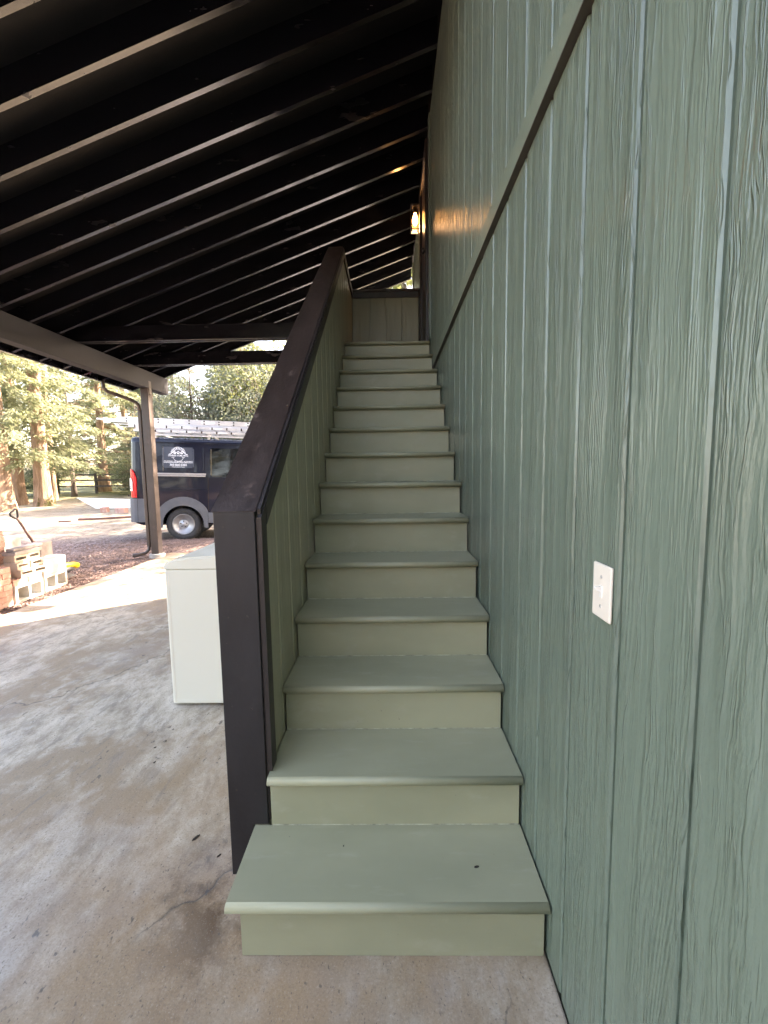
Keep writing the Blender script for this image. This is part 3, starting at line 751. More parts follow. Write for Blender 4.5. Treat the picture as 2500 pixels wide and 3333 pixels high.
# rub rail, door seams, window, drip gutter, creases
vadd('side_rail', box(-.78, .50, -.020, -.002, 1.105, 1.142, .006, 2), 'van_rail'); vadd('side_rail', box(-.78, .49, -.016, -.002, 1.068, 1.098, .005, 2), 'van_rail')
vadd('door_seam', box(.535, .543, -.003, .08, .30, 1.05), 'speck_dark')
dr = vadd('sliding_door', prism([(.552, .28), (1.75, .28), (1.75, 1.045), (.552, 1.045)], 'Y', -.006, .012), 'van_paint')
def tilted(x0, x1, z0, z1, off, th, mat, name, parent=None):
    """a thin panel that follows the inward lean of the upper side"""
    f = lambda z: .012+(z-1.05)/(1.795-1.05)*(.064-.012) if z > 1.05 else 0
    bm = bmesh.new()
    q = [(x0, z0), (x1, z0), (x1, z1), (x0, z1)]
    a = [bm.verts.new((x, f(z)-off-th, z)) for x, z in q]; b = [bm.verts.new((x, f(z)-off+.02, z)) for x, z in q]
    bm.faces.new(a); bm.faces.new(b[::-1])
    for i in range(4): bm.faces.new((a[i], a[(i+1) % 4], b[(i+1) % 4], b[i]))
    bmesh.ops.recalc_face_normals(bm, faces=bm.faces)
    bmesh.ops.bevel(bm, geom=[e for e in bm.edges if abs(e.verts[0].co.y-e.verts[1].co.y) > .015], offset=.03, segments=3, affect='EDGES')
    return vadd(name, bm, mat, parent)
tilted(.585, 1.62, 1.075, 1.71, 0, .006, 'van_glass', 'window')
tilted(1.80, 2.75, 1.0, 1.70, 0, .005, 'van_glass', 'window')
tilted(-.40, .46, 1.17, 1.74, 0, .003, 'van_paint', 'side_panel')
sg = tilted(-.395, .250, 1.255, 1.710, .002, .004, 'van_sign', 'door_sign')
vadd('roof_gutter', box(-.8, 2.6, .048, .066, 1.80, 1.815), 'van_paint')
vadd('body_crease', box(-.30, .50, -.006, .004, .775, .79, .003), 'van_paint')
# rear glass, tail light, hitch, handle
vadd('rear_window', box(-1.066, -1.045, .28, .93, 1.1, 1.70, .01), 'van_glass'); vadd('rear_window', box(-1.066, -1.045, 1.07, 1.72, 1.1, 1.70, .01), 'van_glass')
bm = bmesh.new()
tl = [(-1.062, .17, ), (-1.05, .10), (-1.01, .045), (-.955, .010), (-.915, .0)]
lo_, hi_ = [], []
hz = [.60, .60, .60, .60, .60]; tz = [1.215, 1.21, 1.20, 1.13, 1.02]
for (x, yv), a, b in zip(tl, hz, tz): lo_.append(bm.verts.new((x, yv-.012, a))); hi_.append(bm.verts.new((x, yv-.012, b)))
for i in range(4): bm.faces.new((lo_[i], lo_[i+1], hi_[i+1], hi_[i]))
bmesh.ops.recalc_face_normals(bm, faces=bm.faces); bmesh.ops.solidify(bm, geom=list(bm.faces), thickness=.02)
tlo = vadd('tail_light', bm, 'lamp_red')
bm = bmesh.new(); lo_, hi_ = [], []
for (x, yv), a, b in zip([(-1.070, .155), (-1.060, .09), (-1.022, .036), (-.995, .016)], [.74]*4, [1.02, 1.02, 1.01, .93]): lo_.append(bm.verts.new((x-.003, yv-.014, a))); hi_.append(bm.verts.new((x-.003, yv-.014, b)))
for i in range(3): bm.faces.new((lo_[i], lo_[i+1], hi_[i+1], hi_[i]))
bmesh.ops.recalc_face_normals(bm, faces=bm.faces); bmesh.ops.solidify(bm, geom=list(bm.faces), thickness=.012)
vadd('clear_lens', bm, 'lamp_clear', tlo)
for z in (.785, .82): vadd('lens_mark', box(-1.045, -1.012, .0145, .03, z, z+.016), 'dark_metal', tlo)
bm = bmesh.new(); tube(bm, [(-1.0, 1.0, -.02), (-1.22, 1.0, -.02), (-1.22, 1.0, .06)], .025, 8); vadd('hitch', bm, 'dark_metal')
vadd('side_reflector', box(-1.10, -1.075, .06, .09, .62, .66), 'dark_metal')
# front end
bm = bmesh.new(); L_, R_ = [], []
for x, z in ((2.78, 1.890), (3.1, 1.660), (3.53, 1.250)): L_.append(bm.verts.new((x, .30, z))); R_.append(bm.verts.new((x, 1.70, z)))
for i in range(2): bm.faces.new((L_[i], R_[i], R_[i+1], L_[i+1]))
bmesh.ops.recalc_face_normals(bm, faces=bm.faces); bmesh.ops.solidify(bm, geom=list(bm.faces), thickness=.03); vadd('windshield', bm, 'van_glass')
for y0, y1 in ((.10, .42), (1.58, 1.90)): vadd('headlight', prism([(4.06, .62), (4.34, .44), (4.36, .58), (4.14, .80)], 'Y', y0, y1), 'lamp_clear')
bm = prism([(4.05, .0), (4.40, .02), (4.46, .12), (4.45, .32), (4.36, .36), (4.05, .30)], 'Y', .06, 1.94); bmesh.ops.bevel(bm, geom=list(bm.edges), offset=.02, segments=2, affect='EDGES'); vadd('front_bumper', bm, 'van_plastic')
for y0, y1 in ((-.20, -.01), (2.01, 2.20)): vadd('mirror', box(2.98, 3.10, y0, y1, 1.02, 1.30, .03, 2), 'van_plastic')
vadd('door_handle', box(1.80, 1.96, -.022, -.004, .93, .965, .006, 2), 'van_plastic'); vadd('door_handle', box(1.50, 1.66, -.026, -.006, .93, .965, .006, 2), 'van_plastic')
vadd('door_seam', box(1.762, 1.770, -.003, .02, .28, 1.05), 'speck_dark')
# printed sign: sun rays over gables, name, services, telephone number
def sf(z): return .012+(z-1.05)/(1.795-1.05)*(.064-.012)-.0075
def sign_poly(pts, name='print'):
    bm = bmesh.new(); vs = [bm.verts.new((x, sf(z), z)) for x, z in pts]; f = bm.faces.new(vs)
    bmesh.ops.triangulate(bm, faces=[f]); bmesh.ops.recalc_face_normals(bm, faces=bm.faces)
    for v in bm.faces: pass
    return vadd(name, bm, 'sign_white', sg)
SX, SZ = -.072, 1.565
def stroke(pts, wd):
    P = [Vector((p[0], p[1])) for p in pts]; L, Rr = [], []
    for i, p in enumerate(P):
        d = (P[min(i+1, len(P)-1)]-P[max(i-1, 0)]).normalized(); nrm = Vector((-d.y, d.x))*wd/2
        L.append(p+nrm); Rr.append(p-nrm)
    return [tuple(q) for q in L]+[tuple(q) for q in Rr[::-1]]
for k in range(11):
    a = R(14+152*k/10); c, s_ = math.cos(a), math.sin(a); t = R(4.0)
    sign_poly([(SX+.088*math.cos(a-t*.7), SZ+.088*math.sin(a-t*.7)), (SX+.138*math.cos(a-t), SZ+.138*math.sin(a-t)), (SX+.138*math.cos(a+t), SZ+.138*math.sin(a+t)), (SX+.088*math.cos(a+t*.7), SZ+.088*math.sin(a+t*.7))], 'sun_ray')
sign_poly(stroke([(SX+.147*math.cos(R(8+164*k/20)), SZ+.147*math.sin(R(8+164*k/20))) for k in range(21)], .008), 'logo_arc')
sign_poly(stroke([(SX-.19, SZ-.012), (SX-.155, SZ-.008), (SX-.085, SZ+.062), (SX-.04, SZ+.02), (SX, SZ+.058), (SX+.04, SZ+.02), (SX+.085, SZ+.062), (SX+.155, SZ-.008), (SX+.19, SZ-.012)], .015), 'logo_roofline')
for sx in (-.07, 0, .07): sign_poly([(SX+sx-.022, SZ-.004), (SX+sx+.022, SZ-.004), (SX+sx+.022, SZ+.016), (SX+sx, SZ+.030), (SX+sx-.022, SZ+.016)], 'logo_house')
sign_poly(stroke([(SX+.115*math.cos(R(205+130*k/14)), SZ-.03+.135*math.sin(R(205+130*k/14))) for k in range(15)], .007), 'logo_arc')
for s_ in (-1, 1): sign_poly([(SX+s_*.075, SZ-.082), (SX+s_*.135, SZ-.082), (SX+s_*.135, SZ-.074), (SX+s_*.075, SZ-.074)], 'logo_bar')
sign_poly([(-.365, 1.368), (.225, 1.368), (.225, 1.376), (-.365, 1.376)], 'rule_line')
sign_poly([(-.20, 1.272), (.055, 1.272), (.055, 1.280), (-.20, 1.280)], 'rule_line')
def lettering(txt, x, z, size, wd=None):
    cu = bpy.data.curves.new('lettering', 'FONT'); cu.body = txt; cu.size = size; cu.align_x = 'CENTER'; cu.offset = size*.012
    cu.extrude = .0003
    o = bpy.data.objects.new('lettering', cu); COL.objects.link(o)
    dg = bpy.context.evaluated_depsgraph_get(); me = bpy.data.meshes.new_from_object(o.evaluated_get(dg))
    bpy.data.objects.remove(o); me.materials.clear(); me.materials.append(MATS['sign_white'])
    xs = [v.co.x for v in me.vertices]; sc_ = (wd/(max(xs)-min(xs))) if wd else 1
    for v in me.vertices: v.co.x *= sc_
    lean = math.atan((.064-.012)/(1.795-1.05))
    return put('lettering', me, sg, (x, sf(z)-.0006, z), (R(90)-lean, 0, 0))
lettering('SUNRISE HOME PROS', SX, 1.508, .052, .40)
lettering('• PAINTING • ROOFING • FLOORING', SX, 1.385, .036, .60)
lettering('360-860-0282', SX, 1.302, .066, .35)

# ------------------------------------------------------------------ roof rack and ladders on the van
def on_van(o, x, yv, z):
    m = Matrix.Rotation(VH, 4, 'Z') @ Matrix.Rotation(VT, 4, 'Y')
    o.location = Vector((-5.056, 8.1, .280)) + (m @ Vector((x, yv, z))); o.rotation_euler = (0, VT, VH)
rack = thing('roof_rack', 'aluminium roof rack with crossbars on top of the van', 'roof rack'); on_van(rack, 0, 0, 1.92)
for x in (-.55, .55, 1.65): 
    add('crossbar', box(x-.02, x+.02, .10, 1.90, .075, .105, .004), 'aluminium', rack, world=False)
    for yv in (.12, 1.86): add('bracket', box(x-.025, x+.025, yv, yv+.03, -.06, .0748), 'aluminium', rack, world=False)
for yv in (.07, 1.90): add('side_bar', box(-.85, 1.95, yv, yv+.028, .03, .065, .004), 'aluminium', rack, world=False)
def ladder(label, x0, length, yv, z, hh, wd, ntip=0):
    t = thing('ladder', label, 'ladder', group='aluminium ladders on the van roof'); on_van(t, x0, yv, z)
    for s_ in (0, wd):
        inner = 1 if s_ == 0 else -1
        bm = bmesh.new(); bx(bm, 0, length, s_-.003, s_+.003, 0, hh)
        ya, yb = sorted((s_+.0032*inner-.012*(inner < 0)*0, s_+.026*inner)); bx(bm, 0, length, ya, yb, 0, .005); bx(bm, 0, length, ya, yb, hh-.005, hh)
        rl = add('side_rail', bm, 'aluminium', t, world=False)
        if s_ == 0:
            for k, (a, b) in enumerate(((.95, 1.15), (1.62, 1.90), (2.55, 2.8))):
                if a < length-.3: add('label_plate', box(a, b, -.0045, -.0032, hh*.30, hh*.72), 'ladder_label', rl, world=False)
    x = .12
    while x < length-.05:
        bm = bmesh.new(); tube(bm, [(x, -.006, hh*.5), (x, wd+.006, hh*.5)], .016, 8); rg = add('rung', bm, 'aluminium', t, world=False)
        for zz in (.25, .75):
            bm = bmesh.new(); lathe(bm, [(.017, -.0035), (.015, -.012), (.002, -.013)][::-1], 8, 'Y', (x, 0, hh*zz)); add('rung_bolt', bm, 'speck_dark', rg, world=False)
        x += .312
    if ntip:
        for s_ in (.03, wd-.03):
            add('end_rail', box(-.46, -.001, s_-.012, s_+.012, hh*.30, hh*.62, .003), 'aluminium', t, world=False)
        bm = bmesh.new(); tube(bm, [(-.42, .02, hh*.46), (-.42, wd-.02, hh*.46)], .015, 8); add('end_rung', bm, 'aluminium', t, world=False)
        add('lock_bracket', box(-.33, -.25, .012, .030, hh*.2, hh*.78, .003), 'aluminium', t, world=False)
    return t
ladder('long aluminium extension ladder on top of the ladder stack on the van', -1.22, 4.6, .13, 2.215, .112, .44, 1)
ladder('second aluminium ladder, lying just under the top ladder on the van', -1.05, 4.2, .09, 2.115, .056, .42)
ladder('lowest aluminium ladder of the stack, resting on the van roof rack', -.95, 3.9, .06, 2.028, .046, .50)
hk = thing('ladder_stabilizer', 'aluminium ladder stabilizer jutting out behind the van roof', 'stabilizer'); on_van(hk, -1.05, .12, 2.11)
bm = prism([(-.30, .075), (-.25, .07), (-.12, -.05), (-.16, -.06)], 'Y', 0, .05); add('pad', bm, 'aluminium', hk, world=False)
bm = bmesh.new(); bx(bm, -.27, -.001, .01, .03, .055, .07); bx(bm, -.16, -.001, .012, .028, .0, .014); add('strut', bm, 'aluminium', hk, world=False)

# ------------------------------------------------------------------ brick and block pile at the slab edge
def cinder(label, x, y, z, rot, h=.20):
    o = bmesh.new(); L, D, H = .39, .19, h
    bx(o, -D, 0, 0, L, 0, .030); bx(o, -D, 0, 0, L, H-.032, H)
    for a, b in ((0, .034), (.178, .212), (L-.034, L)): bx(o, -D, 0, a, b, .0302, H-.0322)
    me = meshof(o, 'cinder_block', 'block_grey'); q = put('cinder_block', me, None, (x, y, z), (0, 0, R(rot)))
    return tag(q, label, 'cinder block', 'grey cinder blocks at the brick pile')
gp = lambda x, y: float(gz(np.array(x), np.array(y)))
cinder('pale hollow cinder block lying on its side, nearest the red brick stack', -4.60, 3.40, gp(-4.6, 3.4)+.005, 2)
cinder('pale hollow cinder block at the far end of the pile, half sunk in bark', -4.655, 3.865, gp(-4.7, 4)+.005, 5)
bmq = bmesh.new(); bx(bmq, -.19, 0, 0, .39, 0, .19, .006)
q = put('cinder_block', meshof(bmq, 'cinder_block', 'block_grey'), None, (-4.66, 3.868, gp(-4.7, 4)+.207), (0, 0, R(4)))
tag(q, 'solid looking pale cinder block set on top of the far hollow block', 'cinder block', 'grey cinder blocks at the brick pile')
brick = {}
for mt in ('brick_red', 'brick_cream'):
    brick[mt] = meshof(box(-.10, 0, 0, .20, 0, .060, .004, 2), 'brick', mt)
ORD = ['bottom', 'second', 'third', 'fourth', 'fifth', 'sixth', 'seventh', 'eighth', 'ninth', 'tenth', 'eleventh', 'twelfth', 'thirteenth']
def lay(x, y, z, rot, label, grp, mt='brick_red'):
    o = put('brick', brick[mt], None, (x, y, z), (0, 0, R(rot)))
    tag(o, label, 'brick', grp)
g0 = gp(-4.6, 3.3)
for c in range(7):
    z = g0+.003+c*.0622
    for k, (xx, yy) in enumerate(((-4.595, 3.165), (-4.595, 2.96), (-4.70, 3.165))):
        if c % 2 == 0: lay(xx+rng.uniform(-.006, .006), yy+rng.uniform(-.004, .004), z, rng.uniform(-2.5, 2.5), f'red clay brick, {ORD[c]} course of the low front stack, {("far end", "near end", "behind the face")[k]}', 'bricks of the low front stack')
    if c % 2:
        for k, (xx, yy) in enumerate(((-4.595, 3.367), (-4.595, 3.264), (-4.595, 3.161), (-4.595, 3.058))):
            lay(xx-.003+rng.uniform(-.005, .005), yy, z, 90+rng.uniform(-2, 2), f'endwise red brick, {ORD[c]} course of the low front stack, {ORD[k].replace("bottom", "first")} from far end', 'bricks of the low front stack')
g1 = gp(-4.85, 3.3)
for c in range(13):
    z = g1+.003+c*.0622
    n = 2
    for k in range(n):
        lay(-4.805+rng.uniform(-.006, .006), 3.352-.212*k+(.0 if c > 7 else .012), z, rng.uniform(-3, 3), f'red clay brick, {ORD[c]} course of the tall rear stack, {("far", "near")[k]} half', 'bricks of the tall rear stack')
# bricks resting on the near block: one red, one cream
zt = gp(-4.6, 3.4)+.207
lay(-4.612, 3.40, zt, 3, 'short red brick lying on top of the near cinder block', 'loose bricks on the blocks')
lay(-4.618, 3.605, zt, 4, 'pale cream brick lying on the near cinder block beside a red one', 'loose bricks on the blocks', 'brick_cream')
# slotted bricks in three layers
def slotted():
    o = bmesh.new(); L, D, H = .175, .15, .082
    bx(o, -D, 0, 0, L, 0, .024); bx(o, -D, 0, 0, L, H-.024, H)
    bx(o, -D, 0, 0, .018, .0242, H-.0242); bx(o, -D, 0, L-.018, L, .0242, H-.0242)
    return meshof(o, 'slotted_brick', 'brick_cream')
sm = slotted()
for c in range(3):
    for k in range(2):
        o = put('slotted_brick', sm, None, (-4.632-.025*c+rng.uniform(-.005, .005), 3.522+k*.181+rng.uniform(-.003, .003), zt+.064+c*.0845), (R(rng.uniform(-1, 1)), 0, R(2+rng.uniform(-3, 3))))
        tag(o, f'cream slotted brick in the {("bottom", "middle", "top")[c]} layer, {("near the red stack", "near the grey block")[k]}', 'brick', 'slotted bricks stacked on the blocks')
o = put('stone_slab', meshof(box(-.15, 0, 0, .40, 0, .042, .006), 'stone_slab', 'weathered_wood'), None, (-4.655, 3.50, zt+.064+.2545), (0, 0, R(3))); tag(o, 'flat weathered grey slab lying across the slotted bricks', 'slab')
o = put('timber_block', meshof(box(-.14, 0, 0, .185, 0, .57, .008), 'timber_block', 'weathered_wood'), None, (-4.98, 4.215, gp(-5, 4.2)-.01), (0, 0, R(-4))); tag(o, 'upright grey weathered timber block behind the cinder blocks', 'timber')
o = put('plank_board', meshof(box(-.09, 0, 0, .46, 0, .032, .003), 'plank_board', 'weathered_wood'), None, (-4.69, 3.53, zt+.064+.2545+.044), (0, 0, R(6))); tag(o, 'pale weathered board lying on the flat slab of the pile', 'board')
o = put('stone_slab', meshof(box(-.20, 0, 0, .32, 0, .67, .01), 'stone_slab', 'weathered_wood'), None, (-5.12, 3.79, gp(-5.1, 3.8)-.01), (0, 0, 0)); tag(o, 'dark grey masonry block standing behind the brick stacks', 'block')
# shovel leaning on the pile
sh = thing('shovel', 'wooden handled shovel with a dark loop grip leaning behind the brick pile', 'shovel', (-5.30, 4.70, gp(-5.3, 4.7)))
top = Vector((-5.30, 4.23, .945)); bot = Vector((-5.31, 4.72, .13)); dv = (bot-top).normalized()
bm = bmesh.new(); tube(bm, [top+dv*.10, bot], [.017, .019], 10); add('shaft', bm, 'handle_wood', sh, smooth=True)
side = dv.cross(Vector((1, 0, 0))).normalized()
loop = [top+dv*.11, top+dv*.075+side*.03, top+dv*.02+side*.058, top-dv*.01+side*.05, top-dv*.012-side*.05, top+dv*.02-side*.058, top+dv*.075-side*.03, top+dv*.11]
bm = bmesh.new(); tube(bm, loop, .012, 8); add('grip', bm, 'dark_metal', sh, smooth=True)
bm = prism([(-.09, 0), (.09, 0), (.085, .16), (.03, .25), (-.03, .25), (-.085, .16)], 'Z', -.003, .003)
m = Matrix(((1, 0, 0), (0, dv.y, -dv.z), (0, dv.z, dv.y))).to_4x4()
rot = Matrix((( 1, 0, 0), (0, dv.y, side.y), (0, dv.z, side.z))).to_4x4()
bmesh.ops.transform(bm, matrix=Matrix.Translation(bot-dv*.02) @ rot, verts=bm.verts); add('blade', bm, 'dark_metal', sh)
# yellow capped tool lying behind the block
yt = thing('power_tool', 'yellow and dark grey tool lying in the bark behind the far cinder block', 'tool', (-4.92, 4.45, gp(-4.9, 4.4)))
bm = bmesh.new(); tube(bm, [(-4.95, 4.40, .165), (-4.95, 4.58, .160), (-4.948, 4.72, .140), (-4.946, 4.77, .115)], [.030, .034, .040, .042], 12); add('yellow_housing', bm, 'yellow_plastic', yt, smooth=True)
bm = bmesh.new(); tube(bm, [(-4.945, 4.38, .105), (-4.945, 4.62, .10), (-4.945, 4.68, .09)], [.035, .040, .030], 12); add('grey_body', bm, 'grey_rubber', yt, smooth=True)
bm = prism([(4.40, -.01), (4.70, -.01), (4.62, .03), (4.55, .07), (4.42, .075)], 'X', -4.97, -4.91); add('base', bm, 'grey_rubber', yt)

# ------------------------------------------------------------------ lumber, white sheet and loose bricks farther out in the yard
def lumber(label, x, y, L, wd, h, rot, z=0, mat='pale_lumber', tilt=0):
    o = put('lumber_board', meshof(box(0, L, 0, wd, 0, h, .004), 'lumber_board', mat), None, (x, y, gp(x, y)+z+.004), (0, R(tilt), R(rot))); tag(o, label, 'board', 'boards lying in the sunlit yard')
lumber('lowest pale board of the small heap behind the van', -10.6, 12.0, 3.4, .19, .045, 40)
lumber('middle pale board crossing the small heap behind the van', -10.3, 12.5, 3.0, .14, .045, 46, .052)
lumber('uppermost dark board of the small heap behind the van', -10.1, 11.6, 1.6, .12, .07, 28, .10, 'handle_wood')
lumber('short dark broken board at the left tip of the heap', -11.2, 12.2, 1.1, .14, .05, 12, .0, 'handle_wood')
wsx = thing('white_board_sheet', 'bright white sheet lying tilted in the sun behind the van bumper', 'sheet', (-12.9, 16.2, gp(-12.9, 16.2)))
bm = prism([(-13.9, .46), (-10.9, .34), (-10.9, -.02), (-13.1, -.02)], 'Y', 16.6, 16.64); add('panel', bm, 'white_sheet', wsx)
for i, (x, y) in enumerate(((-11.6, 15.1), (-10.6, 14.9))):
    o = put('brick', brick['brick_red'], None, (x, y, gp(x, y)), (0, 0, R(20+60*i))); o.scale = (2.1, 2.1, 3.4)
    tag(o, ('red brick lump in front of the white sheet, left one' if i == 0 else 'red brick lump in front of the white sheet, beside the van bumper'), 'brick', 'brick lumps by the white sheet')

# ------------------------------------------------------------------ fence
fe = thing('rail_fence', 'dark wooden rail fence at the far side of the shaded yard', 'fence', (-20, 24.8, gp(-20, 24.8)))
for x in np.arange(-36, -7.9, 2.45): add('post', box(x-.06, x+.06, 24.78, 24.90, gp(x, 24.8)-.1, gp(x, 24.8)+1.25), 'fence_wood', fe)
for z in (.45, .82, 1.16):
    g_ = gp(-20, 24.8); add('rail', box(-36.5, -7.8, 24.72, 24.775, g_+z-.045, g_+z+.045), 'fence_wood', fe)

# ------------------------------------------------------------------ trees
def leaf_mesh(name, C, size, aspect, r, mat, droop=0.0, D=None):
    n = len(C)
    d = r.normal(0, 1, (n, 3)) if D is None else D+r.normal(0, .35, (n, 3))
    d[:, 2] -= droop
    d /= np.linalg.norm(d, axis=1)[:, None]+1e-9
    e = np.cross(d, r.normal(0, 1, (n, 3))); e /= np.linalg.norm(e, axis=1)[:, None]+1e-9
    L = (size*r.uniform(.6, 1.35, n))[:, None]; Wd = L*aspect
    P = np.stack([C-d*L*.5, C+e*Wd*.5, C+d*L*.5, C-e*Wd*.5], 1).reshape(-1, 3)
    F = np.arange(n*4).reshape(-1, 4)
    me = bpy.data.meshes.new(name); me.vertices.add(n*4); me.vertices.foreach_set('co', P.astype(np.float32).ravel())
    me.loops.add(n*4); me.loops.foreach_set('vertex_index', F.astype(np.int32).ravel())
    me.polygons.add(n); me.polygons.foreach_set('loop_start', np.arange(0, n*4, 4, dtype=np.int32)); me.polygons.foreach_set('loop_total', np.full(n, 4, dtype=np.int32))
    me.update(); me.materials.append(MATS[mat]); return me
def trunk_bm(h, r0, r, limbs, lean=.15):
    bm = bmesh.new(); pts = []; rad = []
    ox, oy = 0, 0
    for k in range(9):
        t = k/8; ox += r.uniform(-lean, lean)*.3; oy += r.uniform(-lean, lean)*.3
        if k == 0: ox = oy = 0
        pts.append((ox, oy, t*h-.15)); rad.append(max(.02, r0*(1-t*.88)*(1.55 if k == 0 else 1)))
    tube(bm, pts, rad, 9)
    for a, b, rr in limbs:
        m = [(a[i]+b[i])/2 for i in range(3)]; m[2] += .12
        tube(bm, [a, m, b], [rr, rr*.6, rr*.25], 4, True)
    return bm
def conifer(seed, h, R0, z0, dens, mat, size=.15):
    r = np.random.RandomState(seed); limbs = []; C = []; D = []
    z = z0
    while z < h*.97:
        t = (z-z0)/(h-z0); L = R0*(1-t)**.75*r.uniform(.65, 1.15)+.15
        a = r.uniform(0, 6.28); sag = r.uniform(.12, .38)*L
        end = (L*math.cos(a), L*math.sin(a), z-sag)
        limbs.append(((0, 0, z), end, .035*(1-t)+.012))
        n = int(dens*L)
        s = r.uniform(.18, 1.0, n)**.8
        base = np.stack([s*end[0], s*end[1], z-sag*s**1.6], 1)
        spread = .10+.30*L*.28*np.sin(np.pi*np.clip(s, 0, 1))
        side_ = r.normal(0, 1, n)*spread
        base[:, 0] += -math.sin(a)*side_; base[:, 1] += math.cos(a)*side_; base[:, 2] += -np.abs(r.normal(0, .16, n))-np.abs(side_)*.25
        C.append(base)
        dd = np.stack([math.cos(a)-math.sin(a)*np.sign(side_)*.8, math.sin(a)+math.cos(a)*np.sign(side_)*.8, np.full(n, -.5)], 1); D.append(dd)
        z += r.uniform(.07, .17)
    C = np.concatenate(C); D = np.concatenate(D)
    tb = trunk_bm(h, .30 if h > 9 else .13, r, limbs, .05)
    return tb, leaf_mesh('crown', C, size, .30, r, mat, .25, D)
def broad(seed, h, R0, z0, n_cl, per, mat, size=.13):
    r = np.random.RandomState(seed); limbs = []; C = []
    for k in range(n_cl):
        u = r.normal(0, 1, 3); u /= np.linalg.norm(u); q = r.uniform(.25, 1)**.45
        ph = math.sin(u[0]*3+seed)*.12+math.cos(u[1]*4+u[2]*3+seed)*.14
        c = np.array([u[0]*R0, u[1]*R0, u[2]*(h-z0)/2])*q*(1+ph)+np.array([0, 0, (h+z0)/2])
        if c[2] < .1: continue
        limbs.append(((0, 0, max(.2, c[2]*.55)), tuple(c), .03+.02*r.rand()))
        cr = r.uniform(.28, .62)
        C.append(c+r.normal(0, 1, (per, 3))*cr*np.array([1, 1, .6]))
    C = np.concatenate(C); C = C[C[:, 2] > .02]
    return trunk_bm(h*.85, .17, r, limbs, .25), leaf_mesh('crown', C, size, .55, r, mat, .2)
def dead(seed, h, R0):
    r = np.random.RandomState(seed); limbs = []; tw = bmesh.new()
    z = .8
    while z < h*.97:
        t = z/h; L = R0*(1-t*.7)*r.uniform(.5, 1.1); a = r.uniform(0, 6.28); dz = r.uniform(-.35, .12)*L
        e = Vector((L*math.cos(a), L*math.sin(a), z+dz)); s0 = Vector((0, 0, z))
        tube(tw, [s0, (s0+e)/2+Vector((0, 0, .08)), e], [.016, .010, .004], 3, False)
        for k in range(7):
            q = r.uniform(.25, 1); p = s0.lerp(e, q); d = Vector((math.cos(a+r.choice([-1, 1])*r.uniform(.5, 1.2)), math.sin(a+r.choice([-1, 1])*r.uniform(.5, 1.2)), r.uniform(-.5, .15)))*r.uniform(.2, .6)
            tube(tw, [p, p+d], [.007, .003], 3, False)
        z += r.uniform(.05, .12)
    return trunk_bm(h, .12, r, [], .03), tw
KIND = {}
def kind(name, builder, barkm):
    tb, cr = builder; tm = meshof(tb, 'trunk', barkm, True)
    if not isinstance(cr, bpy.types.Mesh): cr = meshof(cr, 'twigs', 'leaf_dry')
    KIND[name] = (tm, cr)
kind('cedar', conifer(1, 15, 3.4, 1.1, 150, 'leaf_conifer', .17), 'bark_redwood')
kind('bright_cedar', conifer(2, 14, 3.8, 1.6, 170, 'leaf_bright', .20), 'bark_redwood')
kind('blue_fir', conifer(3, 13, 3.3, .3, 190, 'leaf_blue', .16), 'bark_grey')
kind('maple', broad(4, 9.5, 3.3, .8, 150, 130, 'leaf_yellow', .15), 'bark_grey')
kind('bush', broad(5, 4.2, 2.3, .1, 110, 110, 'leaf_conifer', .12), 'bark_grey')
kind('blue_bush', broad(6, 6.5, 2.8, .1, 140, 130, 'leaf_blue', .12), 'bark_grey')
kind('dead', dead(7, 8.5, 2.1), 'bark_grey')
def tree(k, nm, label, x, y, s=1.0, rot=0.0, sz=None, z=None, grp='trees beyond the yard', cat='tree'):
    t = thing(nm, label, cat, (x, y, gp(x, y) if z is None else z), grp, R(rot))
    t.scale = (s, s, sz or s)
    put('trunk', KIND[k][0], t); put('twigs' if k == 'dead' else 'crown', KIND[k][1], t)
    return t
# big sunlit trunks at the left edge
def big_trunk(label, x, y, r0, h, moss=False):
    t = thing('cedar_tree', label, 'tree', (x, y, gp(x, y)), 'large cedars at the left of the yard')
    r = np.random.RandomState(int(abs(x*10))); bm = bmesh.new(); n = 16; rings = []
    for i, zz in enumerate((-.2, .15, .5, 1.0, 2.0, 4.0, 7.0, 12.0)):
        rr = r0*(1.5, 1.32, 1.15, 1.05, .98, .88, .7, .4)[i]
        rings.append([bm.verts.new((rr*(1+.10*math.sin(5*a+1)*(.3 if zz > 1 else 1))*math.cos(a), rr*(1+.10*math.sin(5*a+1)*(.3 if zz > 1 else 1))*math.sin(a), zz)) for a in [2*math.pi*q/n for q in range(n)]])
    for a, b in zip(rings, rings[1:]):
        for q in range(n): bm.faces.new((a[q], a[(q+1) % n], b[(q+1) % n], b[q]))
    add('trunk', bm, 'bark_redwood', t, world=False, smooth=True)
    if moss:
        C = np.stack([.75*np.cos(np.linspace(-1.6, .6, 900))*r.uniform(.72, 1.0, 900)*r0*1.9, .75*np.sin(np.linspace(-1.6, .6, 900))*r.uniform(.72, 1, 900)*r0*1.9, np.abs(r.normal(0, .16, 900))], 1)
        put('moss', leaf_mesh('moss', C, .06, .6, r, 'leaf_yellow'), t)
    return t
def crown_for(t, seed, h, R0, z0, dens, mat='leaf_bright', size=.2):
    tb, cr = conifer(seed, h, R0, z0, dens, mat, size); tb.free(); put('crown', cr, t)
a_ = big_trunk('thick sunlit cedar with moss at its foot, right one of the big pair', -17.1, 18.75, .31, 12, True); crown_for(a_, 21, 13, 3.6, 2.3, 95)
b_ = big_trunk('thick sunlit cedar cut off by the left edge of the photo', -17.2, 16.7, .38, 12); crown_for(b_, 22, 13, 3.6, 2.6, 90)
